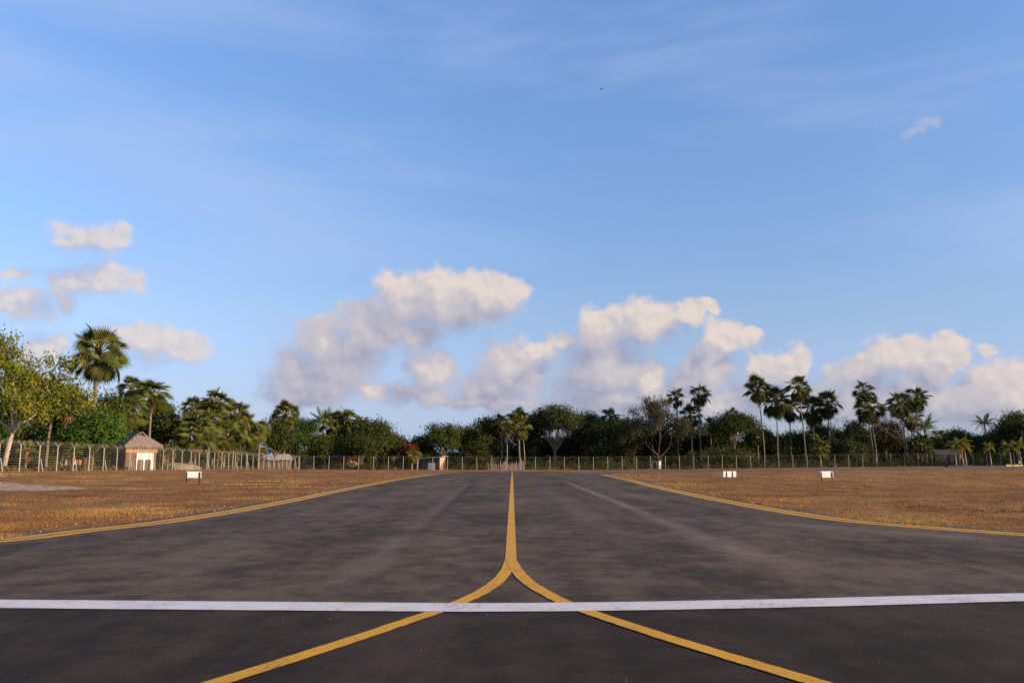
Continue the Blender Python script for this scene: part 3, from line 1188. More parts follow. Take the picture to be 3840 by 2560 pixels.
def bare_tree(label, x, y, h, spread, seed=0, leafy=0, leaf='leaf_grey', group=None, lean=(0, 0), bark='twig', r0=None, levels=4, name='bare_tree', up=.75, fan=None, size=.28, nroot=1, sig=.28):
    """recursive branches, with or without thin leaf sprays at the ends"""
    rg = np.random.default_rng(seed + 500)
    root = empty(name, (x, y, gzf(x, y)))
    tag(root, label, 'tree', group)
    bt, bb = MB(), MB()
    ends = []
    r0 = r0 or h * .016
    th = h * (.30 if fan is None else fan)
    lx, ly = lean
    bt.tube([(0, 0, -.15), (lx * .2, ly * .2, th * .5), (lx * .45, ly * .45, th)], [r0 * 1.3, r0, r0 * .85], 7)
    start = np.array([lx * .45, ly * .45, th])

    def grow(p, d, L, r, lev):
        q = p + d * L
        limb(bb, p, q, r, r * .62, rg, 3, .10, 5 if lev < 2 else 4)
        if lev >= levels:
            ends.append(q)
            return
        if lev >= levels - 1:
            ends.append((p + q) / 2)
        for _ in range(rg.integers(2, 4)):
            nd = unit(d + rg.normal(0, .52, 3) * [spread, spread, .7] + [0, 0, .12 * up])
            grow(q, nd, L * rg.uniform(.6, .88), r * .6, lev + 1)

    k = 4 + levels // 3
    for i in range(k):
        a = 2 * math.pi * i / k + rg.normal(0, .3)
        d = unit(np.array([math.cos(a) * spread * .75, math.sin(a) * spread * .75, up]) + np.array([lx, ly, 0]) * .06)
        grow(start, d, (h - th) * .34 * rg.uniform(.85, 1.15), r0 * .6, 1)
    bt.build('trunk', M[bark], root, smooth=True)
    bb.build('branches', M[bark], root)
    if leafy:
        E = np.array(ends)
        idx = rg.integers(0, len(E), leafy)
        off = rg.normal(0, sig, (leafy, 3))
        cl = rg.uniform(0, 1, len(E))
        c = MB()
        leaf_cards(c, E[idx] + off, off + rg.normal(0, .2, off.shape) + [0, 0, .3], size, rg, .6, np.clip(cl[idx] * .7 + rg.uniform(0, .3, leafy), 0, 1))
        c.build('crown', M[leaf], root)
    return root


def at(xd, D):
    return wx(xd, D), D


def outside(xd, D):
    """distance, pushed back where needed so that the spot lies beyond the fences"""
    r = -wx(xd, 1.0)
    lo = 173.5
    if r > 0:
        lo = min(lo, 45.4 / r)
    return D if D >= lo else lo + max(0.0, 0.06 * (D - 90))


def hgt(yd, xd, D):
    """height above the local ground of a picture row at distance D"""
    return wz(yd, D) - gzf(wx(xd, D), D)


def wd(px, D):
    """metres across of a picture width (2352 view) at distance D"""
    return px * D2F / F * D


SEED = [0]


def nxt():
    SEED[0] += 1
    return SEED[0]


def P_fan(label, xd, ytop, wpx, D, base_x=None, **kw):
    D = outside(xd, D)
    x, y = at(xd if base_x is None else base_x, D)
    if base_x is not None:
        kw['lean'] = (wx(xd, D) - x, 0.0)
    return fan_palm(label, x, y, hgt(ytop, xd, D), wd(wpx, D), seed=nxt(), **kw)


def P_tree(label, xd, ytop, wpx, ybot, D, **kw):
    D = outside(xd, D)
    x, y = at(xd, D)
    name = kw.pop('name', 'broadleaf_tree')
    bottom = max(.3, hgt(ybot, xd, D) * (.55 if kw.get('shape') != 'umbrella' else .9))
    kw['n'] = int(kw.get('n', 5000) * 1.35)
    return broadleaf(name, label, 'tree', x, y, hgt(ytop, xd, D), wd(wpx, D) * 1.2, bottom, seed=nxt(), **kw)


# ------------------------------------------------------------------ trees, left side beyond the fence
def left_trees():
    x, y = at(8, 84)
    bare_tree('open yellow-green tree with pale forked trunk at the left picture edge', x, y, hgt(790, 40, 84), .95, seed=41, leafy=11500, leaf='leaf_yellow', bark='bark_pale',
              lean=(1.5, 0), r0=.24, levels=5, name='open_tree', up=.62, size=.34, sig=.5)
    P_tree('dark green tree under the open yellow tree at the left edge', 34, 900, 150, 1040, 92, leaf='leaf_green', n=7000, size=.36)
    P_fan('short fan palm with a starry crown beside the open yellow tree', 70, 862, 95, 96, n=40, dead=24)
    P_fan('fan palm with grey trunk between the starry palm and the tallest palm', 112, 858, 112, 99, base_x=106, n=42, dead=33)
    P_fan('fan palm with a thick brown skirt just before the tallest palm', 146, 880, 105, 95, base_x=140, n=38, dead=39)
    P_fan('tallest fan palm, its round crown alone against the clouds on the left', 209, 746, 146, 92, n=46, dead=18, trunk_r=.27, low=-72)
    P_tree('bright green bushy tree in front of the tallest palm', 213, 932, 146, 1034, 89, leaf='leaf_green', n=9000, size=.30, lobes=18)
    P_tree('dark tree behind the trunk of the tallest palm', 232, 892, 120, 1020, 106, leaf='leaf_dark', n=4500, size=.36)
    P_tree('dark bushy tree behind the three short palms', 150, 890, 120, 1030, 112, leaf='leaf_dark', n=4500, size=.38)
    P_fan('fan palm, nearer crown of the pair above the hut', 291, 860, 71, 120, n=38, dead=12)
    P_fan('fan palm, wider crown of the pair above the hut', 340, 866, 93, 117, n=42, dead=15)
    P_fan('low pale fan palm rising just behind the hut', 297, 908, 85, 108, n=40, dead=24)
    P_tree('dark tree in shade between the hut and the palm clump', 378, 918, 78, 1040, 128, leaf='leaf_dark', n=5000, size=.40)
    P_tree('dark tree behind the two crowns above the hut', 325, 912, 90, 1020, 130, leaf='leaf_dark', n=3500, size=.40)
    P_fan('small dark fan palm at the left of the palm clump', 434, 908, 63, 133, n=34, dead=9)
    P_fan('fan palm whose crown tops the palm clump', 488, 890, 76, 134, n=40, dead=12)
    P_fan('large fan palm below the top crown of the palm clump', 478, 912, 107, 126, n=42, dead=21)
    P_fan('fan palm with a starry crown and brown skirt at the front of the palm clump', 448, 944, 112, 116, n=42, dead=45)
    P_fan('fan palm right of the top crown in the palm clump', 534, 914, 90, 129, n=40, dead=15)
    P_fan('low fan palm at the foot of the palm clump', 515, 958, 95, 120, n=38, dead=27)
    P_fan('pale fan palm at the right of the palm clump', 566, 950, 93, 122, n=40, dead=24)
    P_fan('small fan palm at the right end of the palm clump', 594, 960, 66, 134, n=34, dead=15)
    P_fan('lone fan palm rising behind the round green tree', 652, 918, 78, 143, n=38, dead=15)
    P_tree('dark bushy tree behind the lone palm', 630, 956, 76, 1045, 150, leaf='leaf_dark', n=3500, size=.42)
    P_tree('round green tree with a clear trunk behind the left fence', 677, 958, 122, 1043, 131, leaf='leaf_green', n=8500, size=.34, lobes=17, bark='bark_pale')
    feather_palm('coconut palm right of the round green tree', *at(740, 177), hgt(972, 740, 177), 1.1, 18, seed=3)
    feather_palm('low coconut palm drooping before the dark bank of trees', *at(772, 179), hgt(985, 772, 179), 1.05, 16, seed=4)
    P_fan('left crown of the sunlit palms before the gap in the trees', 762, 940, 71, 162, n=36, dead=9)
    P_fan('middle crown of the sunlit palms before the gap in the trees', 796, 934, 68, 165, n=38, dead=12)
    P_fan('right crown of the sunlit palms before the gap in the trees', 826, 952, 61, 168, n=34, dead=9)
    P_tree('dark tree at the foot of the sunlit palms', 790, 962, 110, 1056, 181, leaf='leaf_dark', n=4200, size=.46)
    P_tree('dark round-topped tree at the left of the gap in the trees', 862, 958, 82, 1050, 178, leaf='leaf_dark', n=5000, size=.46)
    P_tree('lower green tree sloping down to the gap in the trees', 903, 988, 66, 1056, 182, leaf='leaf_olive', n=3500, size=.46)
    P_tree('dark leafy tree standing before the low coconut palms', 746, 992, 72, 1056, 174, leaf='leaf_dark', n=4200, size=.42)
    P_tree('leafy tree hiding the stems of the sunlit palms', 832, 982, 84, 1056, 175, leaf='leaf_dark', n=4600, size=.42)
    P_tree('small green tree over the tin-roofed house', 797, 1000, 66, 1052, 176, leaf='leaf_green', n=2600, size=.40)
    banana('tall banana plant beside the wooden pole', *at(851, 176), 2.2, 1, 9, 1.1)
    banana('banana plant with upright pale leaves beyond the thatched hut', *at(882, 178), 2.6, 2, 10, 1.15)
    banana('banana plant beside the red shrub and the low shed', *at(965, 179), 2.4, 3, 9, 1.2)
    P_tree('deep red leafy shrub beside the low shed', 940, 1018, 30, 1062, 178, leaf='leaf_red', n=1500, size=.40, name='red_shrub')
    P_fan('young fan palm with yellow leaf bases before the red shrub', 946, 1026, 46, 175, n=24, dead=6, trunk_r=.24, name='young_fan_palm')


    for i, (xd, yt, w, D, lab) in enumerate([
        (385, 1030, 40, 100, 'stemless young palm just right of the hut doorway'),
        (395, 1012, 50, 118, 'stemless young palm between hut and palm clump'),
        (500, 1016, 48, 112, 'stemless young palm under the middle of the palm clump'),
        (545, 1020, 44, 116, 'stemless young palm right of the starry palm'),
        (602, 1024, 40, 124, 'stemless young palm left of the round green tree'),
        (60, 1010, 60, 86, 'stemless young palm under the starry palm at the left'),
        (165, 1022, 52, 86, 'stemless young palm beside the bright green tree'),
        (722, 1030, 36, 146, 'stemless young palm right of the round green tree')]):
        P_fan(lab, xd, yt, w, D, n=16, dead=3, trunk_r=.12, low=5, name='young_fan_palm', group='young palms behind the left fence')


left_trees()


# ------------------------------------------------------------------ trees, centre
def centre_trees():
    P_tree('leafy tree with gaps standing right of the opening in the trees', 1018, 962, 90, 1052, 184, leaf='leaf_dark', n=4600, size=.44, sparse=.35)
    P_tree('dark tree filling the ground behind the low shed', 975, 1002, 70, 1062, 190, leaf='leaf_dark', n=3200, size=.48)
    P_tree('dark tree with ragged top left of the centre palms', 1072, 972, 84, 1050, 192, leaf='leaf_dark', n=5000, size=.44, sparse=.2)
    # tiered tree
    x, y = at(1092, 178)
    root = empty('tiered_tree', (x, y, gzf(x, y)))
    tag(root, 'low spreading tree with flat tiers of leaves left of the stake fence', 'tree')
    rg = np.random.default_rng(8)
    bt, c = MB(), MB()
    bt.tube([(0, 0, -.1), (.1, 0, 2.4), (0, 0, 5.4)], [.2, .15, .05], 7)
    W = wd(100, 178) / 2
    for k in range(9):
        h = 1.5 + k * .5
        rr = W * (1.0 - .085 * k) * rg.uniform(.85, 1.1)
        for j in range(9):
            a = j * 2 * math.pi / 9 + k
            e = (math.cos(a) * rr, math.sin(a) * rr * .8, h + .25)
            bt.tube([(0, 0, h - .3), (e[0] * .5, e[1] * .5, h + .1), e], [.05, .035, .015], 4)
        n = 640
        a = rg.uniform(0, 6.283, n)
        q = np.sqrt(rg.uniform(.03, 1, n)) * rr * (1 + .18 * np.sin(a * 5 + k * 2))
        Pp = np.stack([np.cos(a) * q, np.sin(a) * q * .8, h + .2 + rg.normal(0, .10, n)], 1)
        leaf_cards(c, Pp, rg.normal(0, .35, (n, 3)) + [0, 0, 1], .42, rg)
    bt.build('trunk', M['bark'], root, smooth=True)
    c.build('crown', M['leaf_olive'], root)

    P_tree('dark tree behind the tiered tree', 1128, 952, 92, 1050, 196, leaf='leaf_dark', n=5600, size=.46)
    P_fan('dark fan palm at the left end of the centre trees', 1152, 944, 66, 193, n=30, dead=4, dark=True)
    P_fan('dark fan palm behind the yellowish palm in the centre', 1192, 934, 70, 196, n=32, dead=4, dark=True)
    P_fan('yellowish fan palm with visible stem above the stake fence', 1190, 950, 66, 184, base_x=1194, n=26, dead=12, trunk_r=.22)
    papaya('papaya tree with bright leaves beside the yellowish palm', *at(1206, 179), hgt(1003, 1206, 179), 1, lean=(-.4, 0), tuft=1.1)
    papaya('slender papaya tree rising beside the tiered tree', *at(1165, 180), hgt(1000, 1165, 180), 2, tuft=.6)
    P_tree('broad spreading tree with brownish branches, tallest crown in the centre', 1275, 924, 132, 1030, 194, leaf='leaf_olive', bark='twig', n=8000, size=.42, lobes=18, twigs=10, shape='umbrella', sparse=.3)
    P_tree('dark tree at the left foot of the broad spreading tree', 1226, 946, 92, 1058, 200, leaf='leaf_dark', n=5600, size=.48)
    P_tree('green tree at the right foot of the broad spreading tree', 1350, 938, 96, 1056, 202, leaf='leaf_olive', n=6000, size=.48)
    P_fan('fan palm showing only its top above the dark trees', 1402, 934, 60, 196, n=30, dead=4, dark=True)
    P_tree('dark green tree before the half-hidden palm top', 1404, 950, 104, 1060, 192, leaf='leaf_dark', n=6500, size=.46)
    P_tree('low dark tree filling the shade behind the black board', 1300, 990, 110, 1062, 206, leaf='leaf_dark', n=3600, size=.5)
    x, y = at(1512, 185)
    bare_tree('grey-brown thin-leaved tree with twiggy rounded crown', x, y, hgt(926, 1512, 185), .85, seed=62, leafy=13000, leaf='leaf_grey', levels=5, r0=.18, bark='bark', name='twiggy_tree', up=.7, size=.36, sig=.6, fan=.14)
    P_tree('green tree at the left side of the twiggy tree', 1456, 948, 84, 1056, 189, leaf='leaf_olive', n=5200, size=.44)
    P_tree('dark tree at the foot of the twiggy tree', 1508, 985, 110, 1066, 198, leaf='leaf_dark', n=4200, size=.5)
    P_fan('left palm of the close pair right of the twiggy tree', 1558, 888, 56, 192, n=30, dead=8, dark=True, gappy=True)
    P_fan('right palm of the close pair right of the twiggy tree', 1610, 880, 62, 190, n=34, dead=8, dark=True, gappy=True)
    P_fan('lower dark palm under the close pair', 1590, 926, 66, 196, n=28, dead=12, dark=True)
    P_fan('small palm at the right foot of the close pair', 1634, 952, 50, 194, n=24, dead=6, dark=True)
    P_tree('dark tree under the close pair of palms', 1585, 968, 76, 1062, 203, leaf='leaf_dark', n=3600, size=.5)
    x, y = at(1590, 180)
    bare_tree('low wispy tree bent over to the right behind the fence', x, y, 5.0, 1.1, seed=63, leafy=1500, leaf='leaf_grey', lean=(3.2, 0), levels=4, name='bent_tree', up=.35, size=.3, r0=.10)
    P_fan('fan palm peeping over the domed tree', 1684, 934, 46, 197, n=26, dead=2, dark=True)
    P_tree('domed tree on a fan of bare pale branches', 1688, 950, 118, 1012, 187, leaf='leaf_dark', bark='twig', n=7000, size=.42, lobes=16, twigs=6, shape='umbrella')
    P_tree('low dark bush at the foot of the domed tree', 1672, 1026, 110, 1068, 183, leaf='leaf_olive', n=2600, size=.44, name='bush')


centre_trees()


# ------------------------------------------------------------------ trees, right
def right_trees():
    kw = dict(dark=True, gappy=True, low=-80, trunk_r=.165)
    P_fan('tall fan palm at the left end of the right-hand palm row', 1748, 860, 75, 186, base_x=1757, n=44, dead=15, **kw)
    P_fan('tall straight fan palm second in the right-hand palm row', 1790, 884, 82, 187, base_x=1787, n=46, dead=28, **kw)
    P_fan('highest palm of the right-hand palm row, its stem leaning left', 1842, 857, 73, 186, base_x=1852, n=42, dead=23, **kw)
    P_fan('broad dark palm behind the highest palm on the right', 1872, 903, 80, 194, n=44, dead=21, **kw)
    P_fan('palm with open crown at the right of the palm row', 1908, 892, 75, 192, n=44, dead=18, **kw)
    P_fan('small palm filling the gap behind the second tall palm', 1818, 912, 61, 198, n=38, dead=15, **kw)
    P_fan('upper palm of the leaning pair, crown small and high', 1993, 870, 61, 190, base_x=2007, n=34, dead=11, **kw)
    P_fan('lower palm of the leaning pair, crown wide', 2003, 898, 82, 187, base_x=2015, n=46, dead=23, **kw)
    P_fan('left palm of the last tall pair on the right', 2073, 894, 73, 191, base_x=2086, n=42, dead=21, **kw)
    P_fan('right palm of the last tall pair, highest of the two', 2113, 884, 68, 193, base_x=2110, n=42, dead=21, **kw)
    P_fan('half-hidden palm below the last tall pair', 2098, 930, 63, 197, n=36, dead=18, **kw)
    P_fan('short sunlit palm with thick stem before the palm row', 1884, 998, 64, 180, n=26, dead=10, trunk_r=.3)
    P_fan('squat palm seen between the two leaning stems and the fence', 2118, 990, 70, 188, n=26, dead=6, dark=True)
    P_fan('low dark palm beyond the coconut palm', 2160, 984, 54, 198, n=24, dead=3, dark=True)
    P_fan('small green palm peeping left of the palm row', 1742, 985, 46, 190, n=22, dead=4, dark=True)
    P_tree('full dark tree between the close pair of palms and the domed tree', 1648, 968, 70, 1060, 200, leaf='leaf_dark', n=4600, size=.46)
    P_tree('full dark tree right of the domed tree', 1742, 972, 66, 1060, 203, leaf='leaf_dark', n=4200, size=.46)
    x, y = at(2086, 189)
    bare_tree('leafless tree with dark crooked twigs among the last palms', x, y, hgt(906, 2075, 189), 1.05, seed=71, levels=5, r0=.16, lean=(-1.8, 0), bark='bark', up=.7)
    x, y = at(1940, 196)
    bare_tree('thin leafless tree behind the palm row', x, y, hgt(955, 1940, 196), .9, seed=72, levels=4, r0=.12, bark='bark', leafy=500, leaf='leaf_grey')
    for i, (xd, yt, w, D, lab, lf) in enumerate([
        (1775, 990, 90, 202, 'dark tree behind the first two tall palms', 'leaf_dark'),
        (1832, 985, 90, 204, 'dark tree behind the highest palm', 'leaf_dark'),
        (1895, 970, 90, 205, 'dark tree behind the open-crowned palm', 'leaf_dark'),
        (1950, 1006, 70, 188, 'low olive tree before the leaning pair', 'leaf_olive'),
        (1968, 962, 58, 198, 'dense dark tree left of the leaning pair', 'leaf_dark'),
        (2036, 958, 76, 200, 'dark twiggy tree right of the leaning pair', 'leaf_grey'),
        (2085, 1002, 80, 206, 'dark tree at the feet of the last tall pair', 'leaf_dark'),
        (2150, 1010, 80, 201, 'dark tree under the coconut palm', 'leaf_dark'),
        (2205, 984, 70, 204, 'dark round tree beyond the coconut palm', 'leaf_dark'),
        (2252, 1000, 70, 200, 'low dark tree before the right-hand feather palm', 'leaf_dark'),
        (2338, 930, 110, 196, 'large dark tree at the right picture edge', 'leaf_dark'),
        (2290, 985, 70, 206, 'dark tree left of the large tree at the right edge', 'leaf_dark'),
        (1720, 1012, 80, 203, 'low dark tree between domed tree and palm row', 'leaf_dark')]):
        P_tree(lab, xd, yt, w, 1062, D, leaf=lf, n=4600 if w > 65 else 3600, size=.48, sparse=.2)
    feather_palm('coconut palm with windblown fronds right of the last tall pair', *at(2128, 190), hgt(985, 2128, 190), 1.05, 16, seed=9, bark='bark')
    feather_palm('dark coconut palm peeping over trees near the right edge', *at(2268, 199), hgt(975, 2268, 199), .9, 14, seed=10, bark='bark')
    for i, (xd, yh, s, lab) in enumerate([
        (2196, 1027, 1.0, 'left yellow-green ornamental palm of the close group of three'),
        (2212, 1022, 1.1, 'middle yellow-green ornamental palm of the close group of three'),
        (2219, 1030, .9, 'right yellow-green ornamental palm of the close group of three'),
        (2322, 1030, 1.0, 'yellow ornamental palm with white stem by the yellow kerb'),
        (2276, 1030, .8, 'dim ornamental palm between the group of three and the yellow kerb'),
        (2345, 1026, .9, 'ornamental palm beside the white ball lamp at the right edge')]):
        D = 172
        feather_palm(lab, *at(xd, D), hgt(yh, xd, D), s, 14, seed=20 + i, yellow=True, trunk_r=.10, lean=(-.25, 0), group='ornamental palms by the perimeter road', name='ornamental_palm', bark='bark_pale')
    # trees going on past the right edge of the picture, the ones that shade the row
    for i, (X, Y, h, w, lab) in enumerate([
        (124, 190, 13, 12, 'first tree beyond the right picture edge'), (122, 171, 12, 12, 'second tree beyond the right picture edge'),
        (146, 192, 14, 13, 'third tree beyond the right picture edge'), (137, 171, 13, 13, 'fourth tree beyond the right picture edge'),
        (166, 182, 13, 13, 'fifth tree beyond the right picture edge')]):
        broadleaf('broadleaf_tree', lab, 'tree', X, Y, h, w, 1.2, leaf='leaf_dark', n=3200, size=.6, seed=nxt(), group='trees past the picture edge')


right_trees()


# ------------------------------------------------------------------ undergrowth and far tree line: uncountable, one object each
def mass(name, label, pts, leaf, size, rg_seed, per=90):
    """pts: rows of x, y, height, radius"""
    rg = np.random.default_rng(rg_seed)
    b = MB()
    for x, y, h, r in pts:
        n = per
        d = unit(rg.normal(size=(n, 3)))
        d[:, 2] = np.abs(d[:, 2])
        P = np.array([x, y, gzf(x, y)]) + d * np.array([r, r, h]) * rg.uniform(.5, 1.05, (n, 1))
        base = rg.uniform(0, 1)
        leaf_cards(b, P, d + rg.normal(0, .4, (n, 3)) + [0, 0, .2], size, rg, .5, np.clip(base * .6 + rg.uniform(0, .4, n), 0, 1))
    return tag(b.build(name, M[leaf]), label, kind='stuff')


def masses():
    rg = np.random.default_rng(99)
    top = lambda X: np.interp(X, [-80, -34, -27, -20, -13, -8, 32, 36, 60, 64, 150], [7, 6.5, 4.8, 4.6, 6, 10, 10.5, 9, 9, 8.6, 8.4])
    pts = [(X, 214 + rg.uniform(-5, 9), top(X) * rg.uniform(.72, 1.05), rg.uniform(2.2, 4.0)) for X in np.arange(-78, 150, 1.25)]
    pts += [(X, 207 + rg.uniform(-4, 4), top(X) * rg.uniform(.35, .65), rg.uniform(2.0, 3.2)) for X in np.arange(-78, 150, 1.6)]
    pts += [(-82 + rg.uniform(-8, 8), Y, rg.uniform(5.0, 8.0), rg.uniform(2.5, 4.0)) for Y in np.arange(66, 212, 1.5)]
    mass('treeline', 'dark wood closing the view behind the palms and trees', pts, 'leaf_dark', .72, 1, 420)
    clear = lambda X, y: not (-24 < X < -12.5 and y < 178) and not (-4.5 < X < 2.5 and y < 175)
    fy = lambda X: 169.3 + .055 * (X + 43)
    pts = [(X, fy(X) + rg.uniform(2.5, 9), rg.uniform(.9, 2.8), rg.uniform(.8, 1.7)) for X in np.arange(-42, 135, .7)]
    pts += [(X, 186 + .03 * X + rg.uniform(-3, 8), rg.uniform(2.2, 4.4), rg.uniform(1.4, 2.6)) for X in np.arange(-42, 135, 1.0)]
    mass('undergrowth', 'olive scrub growing right behind the back fence', [p for p in pts if clear(p[0], p[1] - p[3])], 'leaf_olive', .34, 2, 85)
    pts = [(X, fy(X) + rg.uniform(1.5, 6), rg.uniform(.4, 1.2), rg.uniform(.5, 1.3)) for X in np.arange(-42, 135, 1.1)]
    pts = [p for p in pts if clear(p[0], p[1] - p[3])]
    pts += [(-43 - rg.uniform(2, 14), Y, rg.uniform(.25, .9), rg.uniform(.5, 1.4)) for Y in np.arange(58, 168, .8)]
    mass('dry_undergrowth', 'straw-coloured weeds at the foot of both fences', pts, 'leaf_dry', .30, 3, 70)
    pts = [(-43 - rg.uniform(12, 22), Y, rg.uniform(1.2, 3.4), rg.uniform(1.0, 2.0)) for Y in np.arange(60, 170, .6)]
    pts += [(-43 - rg.uniform(20, 34), Y, rg.uniform(2.5, 5.0), rg.uniform(1.6, 3.0)) for Y in np.arange(62, 178, .9)]
    mass('undergrowth', 'green scrub under the palms behind the left fence', pts, 'leaf_olive', .34, 4, 80)


masses()


# ------------------------------------------------------------------ fences
def prism(b, p, q, r, sides=3, mat=0):
    b.tube([p, q], [r, r], sides, mat, cap=False)


def fence_panel_mesh(L=3.0, H=2.32, rows=11, r=.0045):
    b = MB()
    for i in range(rows):
        z = .08 + (H - .08) * i / (rows - 1)
        prism(b, (0, 0, z), (L, 0, z), r * (1.4 if i in (0, rows - 1) else 1))
    return b.mesh('wire_panel', [M['wire']])


def post_mesh(arms=True):
    b = MB()
    b.tube([(0, 0, -.3), (0, 0, 2.38)], [.048, .048], 8)
    if arms:
        for s in (-1, 1):
            b.tube([(0, 0, 2.34), (s * .33, 0, 2.70)], [.032, .03], 6)
    return b.mesh('post', [M['post']], smooth=False)


def brace_mesh():
    b = MB()
    b.tube([(0.03, 0, 1.18), (.14, 0, 1.16), (.42, 0, -.1)], [.034, .034, .034], 6)
    return b.mesh('brace', [M['post']])


def barb_mesh(L=3.0):
    b = MB()
    for s in (-1, 1):
        for t in (.35, .68, 1.0):
            prism(b, (0, s * .33 * t, 2.34 + .36 * t), (L, s * .33 * t, 2.34 + .36 * t), .004)
    # loose coil of razor wire lying in the arms
    pts = []
    n = 60
    for i in range(n + 1):
        a = i / n * 2 * math.pi * 5
        pts.append((L * i / n, .20 * math.cos(a), 2.62 + .20 * math.sin(a)))
    b.tube(pts, .0028, 3, cap=False)
    return b.mesh('barbed_wire', [M['wire']])


def build_fence(name, label, line, seed, braces=True, side=1):
    rg = np.random.default_rng(seed)
    root = empty(name, (line[0][0], line[0][1], gzf(*line[0])))
    tag(root, label, 'fence')
    inv = root.location
    pm, pn, bm, bw = post_mesh(), fence_panel_mesh(r=.0065 if braces else .003), brace_mesh(), barb_mesh()
    for i, (x, y) in enumerate(line):
        z = gzf(x, y)
        nx_, ny_ = line[min(i + 1, len(line) - 1)]
        px_, py_ = line[max(i - 1, 0)]
        ang = math.atan2(ny_ - py_, nx_ - px_)
        o = link_mesh('post', pm, root, Vector((x, y, z)) - inv)
        o.rotation_euler = (rg.normal(0, .012), rg.normal(0, .012), ang + math.pi / 2)
        if braces and i % 2 == 1:
            o = link_mesh('brace', bm, root, Vector((x, y, z)) - inv)
            o.rotation_euler = (0, 0, ang + side * math.pi / 2)
        if i < len(line) - 1:
            z2 = gzf(nx_, ny_)
            L = math.hypot(nx_ - x, ny_ - y)
            for nm, me in (('wire_panel', pn), ('barbed_wire', bw)):
                o = link_mesh(nm, me, root, Vector((x, y, z)) - inv)
                a2 = math.atan2(ny_ - y, nx_ - x)
                o.rotation_euler = (0, -math.atan2(z2 - z, L), a2)
                o.scale = (L / 3.0, 1, 1)
    return root


FX = -43.2
build_fence('wire_fence', 'tall wire fence with Y-topped posts running along the left of the field',
            [(FX, 70.3 + 3 * k) for k in range(-7, 34)], 1, True, -1)
bx = [FX + 3.0 * k for k in range(1, 59)]
build_fence('wire_fence', 'wire fence with thin posts crossing behind the end of the taxiway',
            [(FX + .12, 169.42)] + [(x, 169.3 + .055 * (x - FX)) for x in bx], 2, False)


def part(name, mat, root, verts, faces):
    b = MB()
    b.add(verts, faces)
    return b.build(name, M[mat], root)


def boxpart(name, mat, root, lo, hi):
    b = MB()
    b.box(lo, hi)
    return b.build(name, M[mat], root)


# ------------------------------------------------------------------ white boards on dark posts in the grass
def sign_board(label, x, y, w, h, leg, inset=0.0, rz=0.0, back=False):
    root = empty('marker_board', (x, y, gzf(x, y)), rz)
    tag(root, label, 'sign', 'white marker boards in the grass')
    n = 5
    sh = h / n
    for i in range(n):
        b = MB()
        z = leg + sh * i
        b.box((-w / 2, -.012, z + .008), (w / 2, .012, z + sh - .008))
        b.build('slat', M['white_paint'], root)
    for s in (-1, 1):
        b = MB()
        xx = s * (w / 2 - .05 - inset)
        b.box((xx - .032, -.045, -.15), (xx + .032, -.0155, leg + h - .02))
        b.build('post', M['black_paint'], root)
    boxpart('backing', 'concrete', root, (-w / 2 + .01, .0135, leg + .01), (w / 2 - .01, .02, leg + h - .035))
    # thin lip along the top and the far end
    b = MB()
    b.box((-w / 2, .014, leg + h - .03), (w / 2 + .03, .035, leg + h + .008))
    b.box((w / 2 + .004, -.02, leg), (w / 2 + .03, .0135, leg + h - .002))
    b.build('edge_strip', M['white_paint'], root)
    return root


sx, sy = at(446, 47.5)
sign_board('white slatted board on two black legs in the left field', sx, sy, .80, .35, .36, 0.0, R(12))
sx, sy = at(1896.5, 50.5)
sign_board('white slatted board on two black legs far out in the right field', sx, sy, .80, .36, .34, 0.0, R(10))
sx, sy = at(1674.5, 66)
sign_board('white slatted board crossed by two dark posts, close to the grass', sx, sy, 1.04, .44, .08, .22, R(10), True)


# ------------------------------------------------------------------ huts, sheds and small things behind the fences
def slab(pts, t=.12):
    """quad or triangle thickened downward by t"""
    n = len(pts)
    V = [tuple(p) for p in pts] + [(p[0], p[1], p[2] - t) for p in pts]
    Fc = [tuple(range(n)), tuple(range(2 * n - 1, n - 1, -1))] + [(i, i + n, (i + 1) % n + n, (i + 1) % n) for i in range(n)]
    return V, Fc


